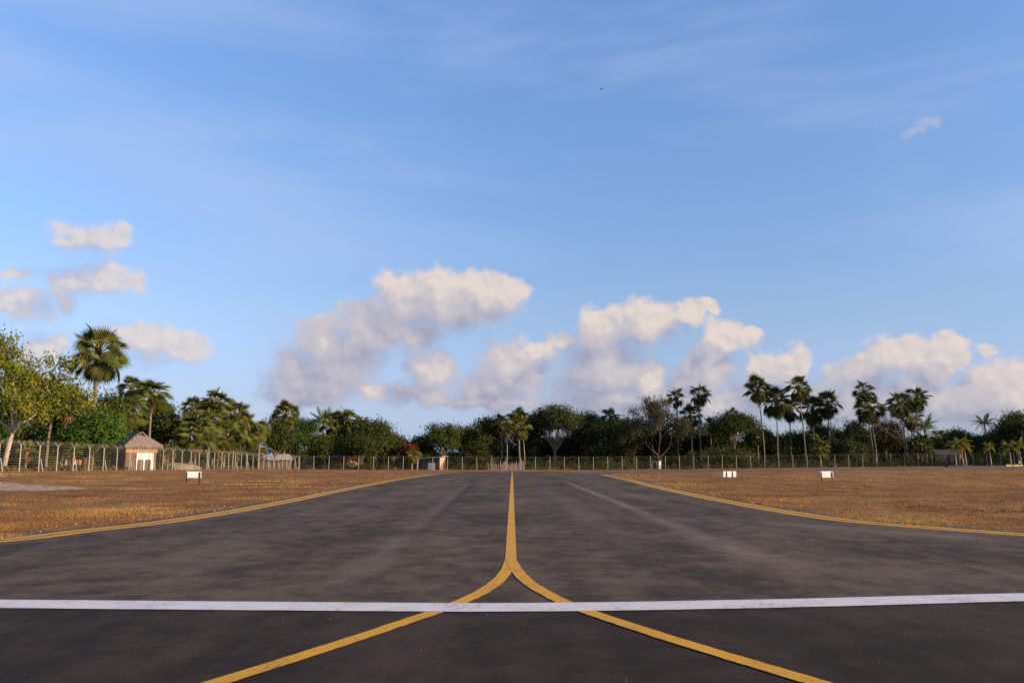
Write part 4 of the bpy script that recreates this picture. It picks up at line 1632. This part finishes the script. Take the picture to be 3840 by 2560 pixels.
def thatched_hut():
    x, y = at(308, 105)
    root = empty('thatched_hut', (x, y, gzf(x, y)), R(46))
    tag(root, 'thatched hut with hipped roof and white doorway behind the left fence', 'hut')
    e, a = 3.05, 4.75
    w, d = 2.35, 2.9
    roof = part('roof', 'thatch', root, *slab([(-w, -d, e), (w, -d, e), (.75, -1.75, 4.22), (-.75, -1.75, 4.22)], .16))
    for s in (-1, 1):
        pts = [(s * w, -d, e - .003), (s * w, d, e), (0, d - .6, a), (0, -2.05, a), (s * .78, -1.78, 4.23)]
        if s < 0:
            pts = pts[::-1]
        part('roof_slope', 'thatch', roof, *slab(pts, .14))
    part('roof_slope', 'thatch', roof, *slab([(w, d + .003, e), (-w, d + .003, e), (0, d - .6, a - .004)], .14))
    part('gable_vent', 'dark_wood', root, [(-.7, -1.70, 4.1), (.7, -1.70, 4.1), (0, -1.70, 4.62), (-.7, -1.5, 4.1), (.7, -1.5, 4.1), (0, -1.5, 4.62)],
         [(0, 1, 2), (5, 4, 3), (0, 3, 4, 1), (1, 4, 5, 2), (2, 5, 3, 0)])
    rg = np.random.default_rng(3)
    b = MB()
    # ragged thatch fringe below the eaves
    V = []
    loop = [(-w, -d), (w, -d), (w, d), (-w, d)]
    for i in range(4):
        p, q = np.array(loop[i]), np.array(loop[(i + 1) % 4])
        n = 44
        nrm = np.array([(q - p)[1], -(q - p)[0]])
        nrm = nrm / np.linalg.norm(nrm)
        for k in range(n):
            c = p + (q - p) * (k + .5) / n - nrm * .02
            h = rg.uniform(.28, .46)
            dx = (q - p) / n * .62
            V.append([(c[0] - dx[0], c[1] - dx[1], e - .02), (c[0] + dx[0], c[1] + dx[1], e - .02), (c[0] + nrm[0] * .06, c[1] + nrm[1] * .06, e - .1 - h)])
    b.quads(np.array(V), rg.uniform(0, 1, len(V)))
    b.build('thatch_fringe', M['thatch'], roof)
    boxpart('wall', 'bamboo', root, (-1.95, -2.2, -.15), (1.95, 2.4, 2.35))
    boxpart('fascia', 'thatch_warm', root, (-2.05, -2.34, 2.12), (2.05, 2.5, 2.62))
    fw = boxpart('front_wall', 'plaster', root, (-.62, -2.31, -.1), (1.45, -2.203, 2.10))
    for cx in (-.12, .78):
        n = 9
        V = []
        for yy in (-2.345, -2.313):
            V += [(cx - .38, yy, -.05), (cx + .38, yy, -.05)]
            V += [(cx + .38 * math.cos(math.pi * i / n), yy, 1.15 + .18 * math.sin(math.pi * i / n)) for i in range(n + 1)]
        m = n + 3
        part('door', 'thatch_dark', fw, V, [tuple(range(m)), tuple(range(2 * m - 1, m - 1, -1))] + [(i, i + m, (i + 1) % m + m, (i + 1) % m) for i in range(m)])
    for xx, yy in ((-2.1, -2.65), (2.1, -2.65), (2.1, 2.65), (-2.1, 2.65)):
        b = MB()
        b.tube([(xx, yy, -.15), (xx, yy, 2.95)], [.07, .06], 7)
        b.build('corner_post', M['dark_wood'], root)
    return root


thatched_hut()


def low_shed():
    x, y = at(985, 178)
    root = empty('shed', (x, y, gzf(x, y)), R(-20))
    tag(root, 'low flat-roofed shed with dark doorway and white panel left of the taxiway end', 'shed')
    b = MB()
    V, Fc = slab([(-3.7, -1.9, 2.15), (3.9, -1.9, 2.75), (3.9, 2.0, 2.95), (-3.7, 2.0, 2.35)], .10)
    b.add(V, Fc)
    roof = b.build('roof', M['tin'], root)
    boxpart('back_wall', 'brick_wall', root, (-3.3, 1.5, -.1), (3.3, 1.7, 2.2))
    part('side_wall', 'brick_wall', root, [(3.1, -1.5, -.1), (3.3, -1.5, -.1), (3.3, 1.498, -.1), (3.1, 1.498, -.1), (3.1, -1.5, 2.55), (3.3, -1.5, 2.56), (3.3, 1.498, 2.7), (3.1, 1.498, 2.7)],
         [(0, 3, 2, 1), (4, 5, 6, 7), (0, 1, 5, 4), (1, 2, 6, 5), (2, 3, 7, 6), (3, 0, 4, 7)])
    boxpart('side_wall', 'brick_wall', root, (-3.3, -1.5, -.1), (-3.1, 1.498, 2.05))
    boxpart('lintel', 'dark_wood', root, (-3.098, -1.5, 1.45), (3.098, -1.4, 2.08))
    boxpart('front_wall', 'dark_wood', root, (-3.098, -1.5, -.1), (-1.6, -1.4, 1.448))
    boxpart('door', 'thatch_dark', root, (-1.3, -1.44, -.1), (.4, -1.40, 1.448))
    boxpart('white_panel', 'white_paint', root, (.55, -1.56, -.05), (2.1, -1.505, 1.44))
    boxpart('front_wall', 'bamboo', root, (2.15, -1.5, -.1), (3.098, -1.4, 1.448))
    return root


low_shed()


def gable_hut():
    x, y = at(808, 180)
    root = empty('gable_hut', (x, y, gzf(x, y)), R(-36))
    tag(root, 'thatched hut with open gable and sunlit orange-brown roof slope', 'hut')
    w, d, e, a = 2.0, 2.6, .75, 2.85
    for s in (-1, 1):
        pts = [(s * w, -d, e), (s * w, d, e), (0, d - .4, a), (0, -d - .25, a)]
        part('roof_slope', 'thatch_warm', root, *slab(pts if s > 0 else pts[::-1], .16))
    part('gable_wall', 'thatch_dark', root, [(-1.7, -d + .3, .1), (1.7, -d + .3, .1), (1.7, -d + .3, .95), (0, -d + .3, 2.55), (-1.7, -d + .3, .95), (-1.7, -d + .5, .1), (1.7, -d + .5, .1), (1.7, -d + .5, .95), (0, -d + .5, 2.55), (-1.7, -d + .5, .95)],
         [(0, 1, 2, 3, 4), (9, 8, 7, 6, 5), (0, 5, 6, 1), (1, 6, 7, 2), (2, 7, 8, 3), (3, 8, 9, 4), (4, 9, 5, 0)])
    boxpart('wall', 'bamboo', root, (-1.65, -d + .502, -.1), (1.65, d - .4, .95))
    for s in (-1, 1):
        b = MB()
        b.tube([(s * 1.75, -d + .1, -.1), (s * 1.7, -d + .1, 1.05)], [.06, .05], 6)
        b.build('post', M['dark_wood'], root)
    return root


gable_hut()


def tin_house():
    x, y = at(768, 182)
    root = empty('tin_roofed_house', (x, y, gzf(x, y)), R(-14))
    tag(root, 'weathered house with blue-grey tin roof beside the gable hut', 'house')
    w, d = 3.6, 2.4
    for s in (-1, 1):
        pts = [(-w - .3, s * (d + .5), 2.6), (w + .3, s * (d + .5), 2.6), (w + .3, 0, 3.7), (-w - .3, 0, 3.7)]
        part('roof', 'tin', root, *slab(pts if s < 0 else pts[::-1], .06))
    boxpart('wall', 'thatch_dark', root, (-w, -d, -.1), (w, d, 2.55))
    for s in (-1, 1):
        part('gable', 'bamboo', root, [(s * w, -d, 2.552), (s * w, d, 2.552), (s * w, 0, 3.6), (s * (w - .1), -d, 2.552), (s * (w - .1), d, 2.552), (s * (w - .1), 0, 3.6)],
             [(0, 1, 2), (5, 4, 3), (0, 3, 4, 1), (1, 4, 5, 2), (2, 5, 3, 0)])
    boxpart('door', 'dark_wood', root, (-.8, -d - .05, -.1), (.2, -d - .003, 2.0))
    boxpart('window', 'white_paint', root, (1.4, -d - .05, .9), (1.75, -d - .003, 1.9))
    boxpart('window', 'dark_wood', root, (1.8, -d - .05, .9), (2.5, -d - .003, 1.9))
    # lean-to on the left with a patched roof and pale wall
    part('lean_to_roof', 'concrete_tan', root, *slab([(-w - 3.6, -d - .6, 2.25), (-w - .35, -d - .6, 2.7), (-w - .35, d, 2.95), (-w - 3.6, d, 2.4)], .08))
    boxpart('lean_to_wall', 'brick_wall', root, (-w - 3.3, -d, -.1), (-w - 1.8, d - .2, 1.7))
    boxpart('awning', 'concrete', root, (-w - 1.7, -d - .2, 1.35), (-w - .1, -d, 1.7))
    return root


tin_house()


def tin_roof_left():
    x, y = at(634, 166)
    root = empty('tin_roofed_hut', (x, y, gzf(x, y)), R(10))
    tag(root, 'small hut with pale tin roof half hidden under the round green tree', 'hut')
    for s in (-1, 1):
        pts = [(-3.4, s * 2.2, 1.95), (3.4, s * 2.2, 1.95), (2.6, 0, 3.05), (-2.6, 0, 3.05)]
        part('roof', 'tin', root, *slab(pts if s < 0 else pts[::-1], .06))
    boxpart('wall', 'bamboo', root, (-2.8, -1.7, -.1), (2.8, 1.7, 1.95))
    boxpart('door', 'dark_wood', root, (-.4, -1.76, -.1), (.5, -1.703, 1.75))
    return root


tin_roof_left()


def small_things():
    # pale block hut under the twiggy tree
    x, y = at(1508, 177)
    root = empty('concrete_hut', (x, y, gzf(x, y)), R(-28))
    tag(root, 'small tan concrete hut in shade under the twiggy tree', 'hut')
    boxpart('wall', 'concrete_tan', root, (-.75, -.7, -.1), (.75, .7, 1.75))
    boxpart('roof', 'thatch_dark', root, (-.95, -.9, 1.76), (.95, .9, 1.86))
    boxpart('door', 'dark_wood', root, (-.5, -.75, -.05), (.1, -.703, 1.5))
    # black board on a post behind the fence
    x, y = at(1399, 173)
    z = hgt(1073 - 14, 1399, 173)
    root = empty('dark_board', (x, y, gzf(x, y)), 0)
    tag(root, 'black rectangular board on posts just inside the back fence', 'sign')
    boxpart('board', 'black_paint', root, (-.72, -.03, z - .15), (.72, .03, z + .62))
    for s in (-1, 1):
        boxpart('post', 'dark_wood', root, (s * .45 - .04, .032, -.1), (s * .45 + .04, .10, z + .5))
    # stake fence
    rg = np.random.default_rng(4)
    x0, x1 = wx(1118, 174.5), wx(1204, 174.5)
    xm = (x0 + x1) / 2
    root = empty('stake_fence', (xm, 174.5, gzf(xm, 174.5)))
    tag(root, 'rough fence of pale wooden stakes beyond the end of the centre line', 'fence')
    n = 46
    for i in range(n):
        t = i / (n - 1)
        if t < .34 and i % 2:
            continue
        h = rg.uniform(.85, 1.9) * (1 if t > .3 else .8)
        b = MB()
        xx = x0 + (x1 - x0) * t - xm + rg.normal(0, .03)
        b.tube([(xx, rg.normal(0, .04), -.1), (xx + rg.normal(0, .08), 0, h)], [.055, .038], 5)
        b.build('stake', M['stake'], root)
    for zz in (.45, .9):
        b = MB()
        b.tube([(x0 - xm, .09, zz), (0, .09, zz + .04), (x1 - xm, .09, zz)], .03, 5)
        b.build('rail', M['stake'], root)
    # lamp post like a T beside the young palm
    x, y = at(958.5, 176)
    h = hgt(1050, 958, 176)
    root = empty('white_post', (x, y, gzf(x, y)))
    tag(root, 'thin white T-shaped post beside the low shed', 'post')
    b = MB()
    b.tube([(0, 0, -.1), (0, 0, h)], [.06, .05], 7)
    b.build('pole', M['concrete'], root)
    boxpart('crossbar', 'white_paint', root, (-.55, -.05, h), (.2, .05, h + .1))
    # wooden pole
    x, y = at(828.5, 177)
    h = hgt(1012, 828, 177)
    b = MB()
    b.tube([(0, 0, -.1), (.04, 0, h * .5), (0, 0, h)], [.11, .10, .08], 7)
    for k in range(3):
        b.tube([(0, 0, h * (.3 + .2 * k)), (.25 * (-1) ** k, 0, h * (.33 + .2 * k))], [.03, .02], 4)
    o = b.build('wooden_pole', M['bark_pale'], None, (x, y, gzf(x, y)))
    tag(o, 'bare wooden pole standing between gable hut and banana plants', 'pole')
    # straw bundle and washing line behind the left fence
    x, y = at(202, 88)
    root = empty('straw_bundle', (x, y, gzf(x, y)))
    tag(root, 'upright bundle of dry straw behind the left fence', 'straw')
    b = MB()
    for k in range(70):
        a, r_ = rg.uniform(0, 6.28), rg.uniform(0, .38) ** .8
        p = (math.cos(a) * r_, math.sin(a) * r_, -.05)
        q = (p[0] * rg.uniform(.5, 1.3), p[1] * rg.uniform(.5, 1.3), rg.uniform(1.0, 1.45))
        b.tube([p, q], [.045, .03], 4)
    b.build('stalks', M['leaf_dry'], root)
    b = MB()
    b.tube([(0, 0, .62), (0, 0, .70)], [.46, .46], 12)
    b.build('band', M['thatch_dark'], root)
    x, y = at(170, 90)
    root = empty('washing_line', (x, y, gzf(x, y)))
    tag(root, 'washing line with white, blue and orange clothes behind the left fence', 'washing line')
    for s in (-1, 1):
        b = MB()
        b.tube([(s * 1.3, 0, -.1), (s * 1.3, 0, 1.25)], .04, 6)
        b.build('post', M['dark_wood'], root)
    b = MB()
    b.tube([(-1.3, 0, 1.2), (0, 0, 1.12), (1.3, 0, 1.2)], .012, 4)
    b.build('line', M['wire'], root)
    for xx, w_, h_, mt in ((-.75, .32, .5, 'cloth_white'), (-.25, .28, .55, 'cloth_blue'), (.1, .25, .5, 'cloth_white'), (.6, .45, .5, 'cloth_orange')):
        V, n = [], 5
        for j in range(2):
            for i in range(n):
                V.append((xx + w_ * (i / (n - 1) - .5), -.03 + .04 * math.sin(i * 2.1), 1.13 - h_ * j))
                V.append((xx + w_ * (i / (n - 1) - .5), -.015 + .04 * math.sin(i * 2.1), 1.13 - h_ * j))
        Fc = []
        for i in range(n - 1):
            a0, a1, b0, b1 = 2 * i, 2 * i + 2, 2 * (n + i), 2 * (n + i) + 2
            Fc += [(a0, b0, b1, a1), (a0 + 1, a1 + 1, b1 + 1, b0 + 1)]
        part('cloth', mt, root, V, Fc)
    # pale earth bank by the hut
    x, y = at(410, 120)
    b = MB()
    ring = 16
    V = [(0, 0, 1.0), (-1.2, 0, 1.0)]
    for k, (rr, hh) in enumerate(((1.15, .9), (1.9, .55), (2.3, -.1))):
        for i in range(ring):
            a = 2 * math.pi * i / ring
            V.append((math.cos(a) * rr * 1.5 * rg.uniform(.92, 1.08), math.sin(a) * rr * rg.uniform(.92, 1.08), hh * rg.uniform(.85, 1.1)))
    Fc = [(0, 2 + i, 2 + (i + 1) % ring) for i in range(ring)]
    for k in range(2):
        for i in range(ring):
            Fc.append((2 + k * ring + i, 2 + (k + 1) * ring + i, 2 + (k + 1) * ring + (i + 1) % ring, 2 + k * ring + (i + 1) % ring))
    b.add(V, Fc)
    o = b.build('earth_bank', M['earth_pale'], None, (x, y, gzf(x, y)), smooth=True)
    tag(o, 'pale straw-coloured earth heap beside the thatched hut', 'earth heap')
    # low grey bank in the left field
    b = MB()
    nx_, ny_ = 26, 8
    V, Fc = [], []
    for i in range(nx_ + 1):
        for j in range(ny_ + 1):
            u, v = i / nx_, j / ny_
            X = -33 + 13.2 * u
            Y = 37.2 + 4.2 * v + .5 * math.sin(X * .6)
            h = .62 * math.sin(math.pi * v) ** .8 * (1 - u) ** .55 * (1 if i else .2) * rg.uniform(.6, 1.1)
            V.append((X, Y, gzf(X, Y) - .06 + h))
    for i in range(nx_):
        for j in range(ny_):
            k = i * (ny_ + 1) + j
            Fc.append((k, k + ny_ + 1, k + ny_ + 2, k + 1))
    b.add(V, Fc)
    o = b.build('earth_bank', M['earth_grey'], None, smooth=True)
    tag(o, 'low bank of bare grey earth in the dry grass at the left edge', 'earth bank')
    # pink house glimpsed through the bushes
    x, y = at(2178, 193)
    root = empty('pink_house', (x, y, gzf(x, y)), R(-30))
    tag(root, 'pinkish house wall glimpsed between the dark bushes on the right', 'house')
    boxpart('wall', 'pink_wall', root, (-2.6, -2, -.1), (2.6, 2, 2.5))
    for s in (-1, 1):
        pts = [(-3, s * 2.5, 2.5), (3, s * 2.5, 2.5), (3, 0, 3.6), (-3, 0, 3.6)]
        part('roof', 'thatch_dark', root, *slab(pts if s < 0 else pts[::-1], .08))
    boxpart('window', 'dark_wood', root, (-.5, -2.06, 1.0), (.5, -2.003, 2.0))
    boxpart('door', 'dark_wood', root, (1.2, -2.06, -.05), (2.0, -2.003, 2.0))
    # blue tarpaulin on the ground
    x, y = at(2203, 168.5)
    b = MB()
    n = 9
    V = [(-2.6 + 5.2 * i / n, -1 + 2 * j / 3, .14 * math.sin(math.pi * j / 3) * rg.uniform(.6, 1.1) + (.14 if 0 < j < 3 else -.05)) for i in range(n + 1) for j in range(4)]
    b.add(V, [(i * 4 + j, i * 4 + 4 + j, i * 4 + 5 + j, i * 4 + j + 1) for i in range(n) for j in range(3)])
    o = b.build('tarpaulin', M['tarp_blue'], None, (x, y, gzf(x, y)))
    tag(o, 'dull blue tarpaulin on the ground under the ornamental palms', 'tarpaulin')
    # yellow kerb block and ball lamp
    x, y = at(2328, 169)
    root = empty('yellow_kerb', (x, y, gzf(x, y)), R(4))
    tag(root, 'short yellow-painted kerb under the ornamental palm at the right', 'kerb')
    for k in range(4):
        boxpart('kerb_block', 'yellow_kerb', root, (-1.7 + .86 * k, -.1, -.1), (-1.7 + .86 * k + .84, .12, .28))
    x, y = at(2340.5, 168.5)
    h = hgt(1072, 2340, 168.5)
    root = empty('ball_lamp', (x, y, gzf(x, y)))
    tag(root, 'small white ball lamp on a short post by the yellow kerb', 'lamp')
    b = MB()
    b.tube([(0, 0, -.1), (0, 0, max(.5, h - .2))], .05, 7)
    b.build('post', M['dark_wood'], root)
    b = MB()
    hz = max(.5, h - .2)
    b.tube([(0, 0, hz + .02), (0, 0, hz + .08), (0, 0, hz + .22), (0, 0, hz + .36), (0, 0, hz + .42)], [.06, .17, .22, .17, .04], 10)
    b.build('globe', M['white_paint'], root, smooth=True)
    # fallen frond heap at the foot of the first tall palms
    x, y = at(1772, 178)
    b = MB()
    for k in range(26):
        a = rg.uniform(0, 6.28)
        b.tube([(rg.normal(0, .6), rg.normal(0, .4), -.05), (rg.normal(0, 1.0), rg.normal(0, .5), rg.uniform(.1, .9))], [.07, .02], 4)
    o = b.build('fallen_fronds', M['fan_dead'], None, (x, y, gzf(x, y)))
    tag(o, 'heap of fallen rusty-brown fronds at the foot of the first tall palms', 'frond heap')


small_things()


# ------------------------------------------------------------------ bird
def bird():
    dx, dy, dz = ray(1382 * D2F, 205 * D2F)
    Y = 62.0
    p = Vector((0, 0, CAM_H)) + Vector((dx, dy, dz)) * (Y / dy)
    b = MB()
    b.tube([(0, -.11, 0), (0, -.085, .004), (0, -.03, 0), (0, .05, .002), (0, .12, .006), (0, .16, .008)], [.004, .014, .022, .018, .008, .016], 8)
    for s in (-1, 1):
        V = [(s * .012, -.045, .008), (s * .012, .03, .008), (s * .09, -.06, .045), (s * .09, .0, .045), (s * .17, .03, .03),
             (s * .012, -.045, .002), (s * .012, .03, .002), (s * .09, -.06, .040), (s * .09, .0, .040), (s * .17, .03, .027)]
        b.add(V, [(0, 1, 3, 2), (2, 3, 4), (5, 7, 8, 6), (7, 9, 8), (0, 2, 7, 5), (2, 4, 9, 7), (1, 6, 8, 3), (3, 8, 9, 4)])
    o = b.build('bird', M['bird'], None, p, smooth=True)
    o.rotation_euler = (R(25), R(-58), R(35))
    tag(o, 'small dark bird in flight high in the blue sky', 'bird')


bird()


# ------------------------------------------------------------------ dry grass, stones, crumbled verge
M['grass_dry'] = foliage('grass_dry', [(0, C(.125, .046, .016)), (.35, C(.225, .096, .030)), (.65, C(.32, .172, .052)), (1, C(.45, .30, .105))], transl=0.25, obj_rand=0.0, rough=.8)
M['grass_green'] = foliage('grass_green', [(0, C(.09, .085, .02)), (1, C(.26, .20, .05))], transl=0.25, obj_rand=0.0, rough=.8)


def vnoise(x, y, seed):
    """smooth value noise in the plane, 0..1"""
    g = np.random.default_rng(seed).uniform(0, 1, (257, 257))
    xi, yi = np.floor(x).astype(int), np.floor(y).astype(int)
    u, v = x - xi, y - yi
    u, v = u * u * (3 - 2 * u), v * v * (3 - 2 * v)
    a_, b_ = xi % 256, yi % 256
    return (g[a_, b_] * (1 - u) + g[a_ + 1, b_] * u) * (1 - v) + (g[a_, b_ + 1] * (1 - u) + g[a_ + 1, b_ + 1] * u) * v


def dry_grass():
    rg = np.random.default_rng(21)
    N = 240000
    Y = 1 / rg.uniform(1 / 160, 1 / 12.5, N)
    X = rg.uniform(-1, 1, N) * (Y * .70 + 6)
    ok = ~on_pavement(X, Y, rg.uniform(-.15, .22, N)) & (X > -42.6) & (Y < 168 + .055 * (X + 43))
    X, Y = X[ok], Y[ok]
    big = vnoise(X / 7 + 9, Y / 9 + 3, 1)
    mid = vnoise(X / 1.6 + 50, Y / 2.2 + 7, 2)
    sml = vnoise(X / .45 + 20, Y / .6 + 90, 3)
    cover = .35 * big + .35 * mid + .30 * sml
    keep = rg.uniform(0, 1, len(X)) < np.clip((cover - .36) * 4.5, .04, 1)
    X, Y, big, mid, sml, cover = [a[keep] for a in (X, Y, big, mid, sml, cover)]
    red = vnoise(X / 3.5 + 70, Y / 5 + 33, 5)
    k = 3
    Z = gz(X, Y)
    X, Y, Z, big, mid, sml, red = [np.repeat(a, k) for a in (X, Y, Z, big, mid, sml, red)]
    n = len(X)
    X = X + rg.normal(0, .05, n)
    Y = Y + rg.normal(0, .05, n)
    h = rg.uniform(.02, .05, n) * (.7 + 1.3 * sml * mid + .5 * (rg.uniform(0, 1, n) < .04))
    w = .005 + Y * .00020
    a = rg.uniform(0, 6.283, n)
    lx, ly = rg.normal(0, .9, n) * h, rg.normal(0, .9, n) * h
    dx, dy = np.cos(a) * w, np.sin(a) * w
    V = np.stack([np.stack([X - dx, Y - dy, Z - .01], 1), np.stack([X + dx, Y + dy, Z - .01], 1), np.stack([X + lx, Y + ly, Z + h], 1)], 1)
    b = MB()
    tint = np.clip(.50 + .55 * (mid - .5) + .5 * (big - .5) - .75 * (red - .5) + rg.normal(0, .08, n), 0, 1)
    b.quads(V, tint)
    tag(b.build('dry_grass', M['grass_dry']), 'short dry brown grass covering the field on both sides of the taxiway', kind='stuff')


dry_grass()


def stones_and_verge():
    rg = np.random.default_rng(31)
    b = MB()
    octa = np.array([(1, 0, 0), (0, 1, 0), (-1, 0, 0), (0, -1, 0), (0, 0, .8), (0, 0, -.5)])
    of = [(0, 1, 4), (1, 2, 4), (2, 3, 4), (3, 0, 4), (1, 0, 5), (2, 1, 5), (3, 2, 5), (0, 3, 5)]
    for side in (-1, 1):
        for _ in range(90):
            y = 1 / rg.uniform(1 / 60, 1 / 12.8)
            x = float(xl(y) if side < 0 else xr(y)) + side * abs(rg.normal(.15, .8))
            s = rg.uniform(.008, .028)
            b.add(octa * s * rg.uniform(.7, 1.3, (6, 3)) + [x, y, gzf(x, y) + s * .3 + .012], of)
    for _ in range(60):
        x, y = rg.uniform(-7, 7), rg.uniform(4, 14)
        s = rg.uniform(.002, .005)
        b.add(octa * s * rg.uniform(.7, 1.3, (6, 3)) + [x, y, .009 + s * .4], of)
    tag(b.build('gravel', M['stone']), 'scattered pale stones along the taxiway edges', kind='stuff')
    # dark crumbled soil strip outside the edge lines
    for side, cv in ((-1, Lc), (1, Rc)):
        pts = densify([tuple(p) for p in cv if p[1] < 110], .35)
        V = []
        w0 = 0
        for i, p in enumerate(pts):
            d = Vector(pts[min(i + 1, len(pts) - 1)]) - Vector(pts[max(i - 1, 0)])
            d.normalize()
            nrm = Vector((-d.y, d.x)) * (-side)
            w0 = .75 * w0 + .25 * rg.uniform(-.1, .9) * (1 if side > 0 else .75)
            z = gzf(*p) + .0035
            a = Vector(p) - nrm * .06
            c = Vector(p) + nrm * max(.03, w0)
            V += [(a.x, a.y, z), (c.x, c.y, z)]
        bb = MB()
        bb.add(V, [(2 * i, 2 * i + 2, 2 * i + 3, 2 * i + 1) if side > 0 else (2 * i, 2 * i + 1, 2 * i + 3, 2 * i + 2) for i in range(len(pts) - 1)])
        tag(bb.build('soil_verge', plain('soil', (.055, .04, .03), .95, .5, 4, bump=.6)), 'dark crumbled soil along the %s taxiway edge' % ('left' if side < 0 else 'right'), kind='structure')


stones_and_verge()
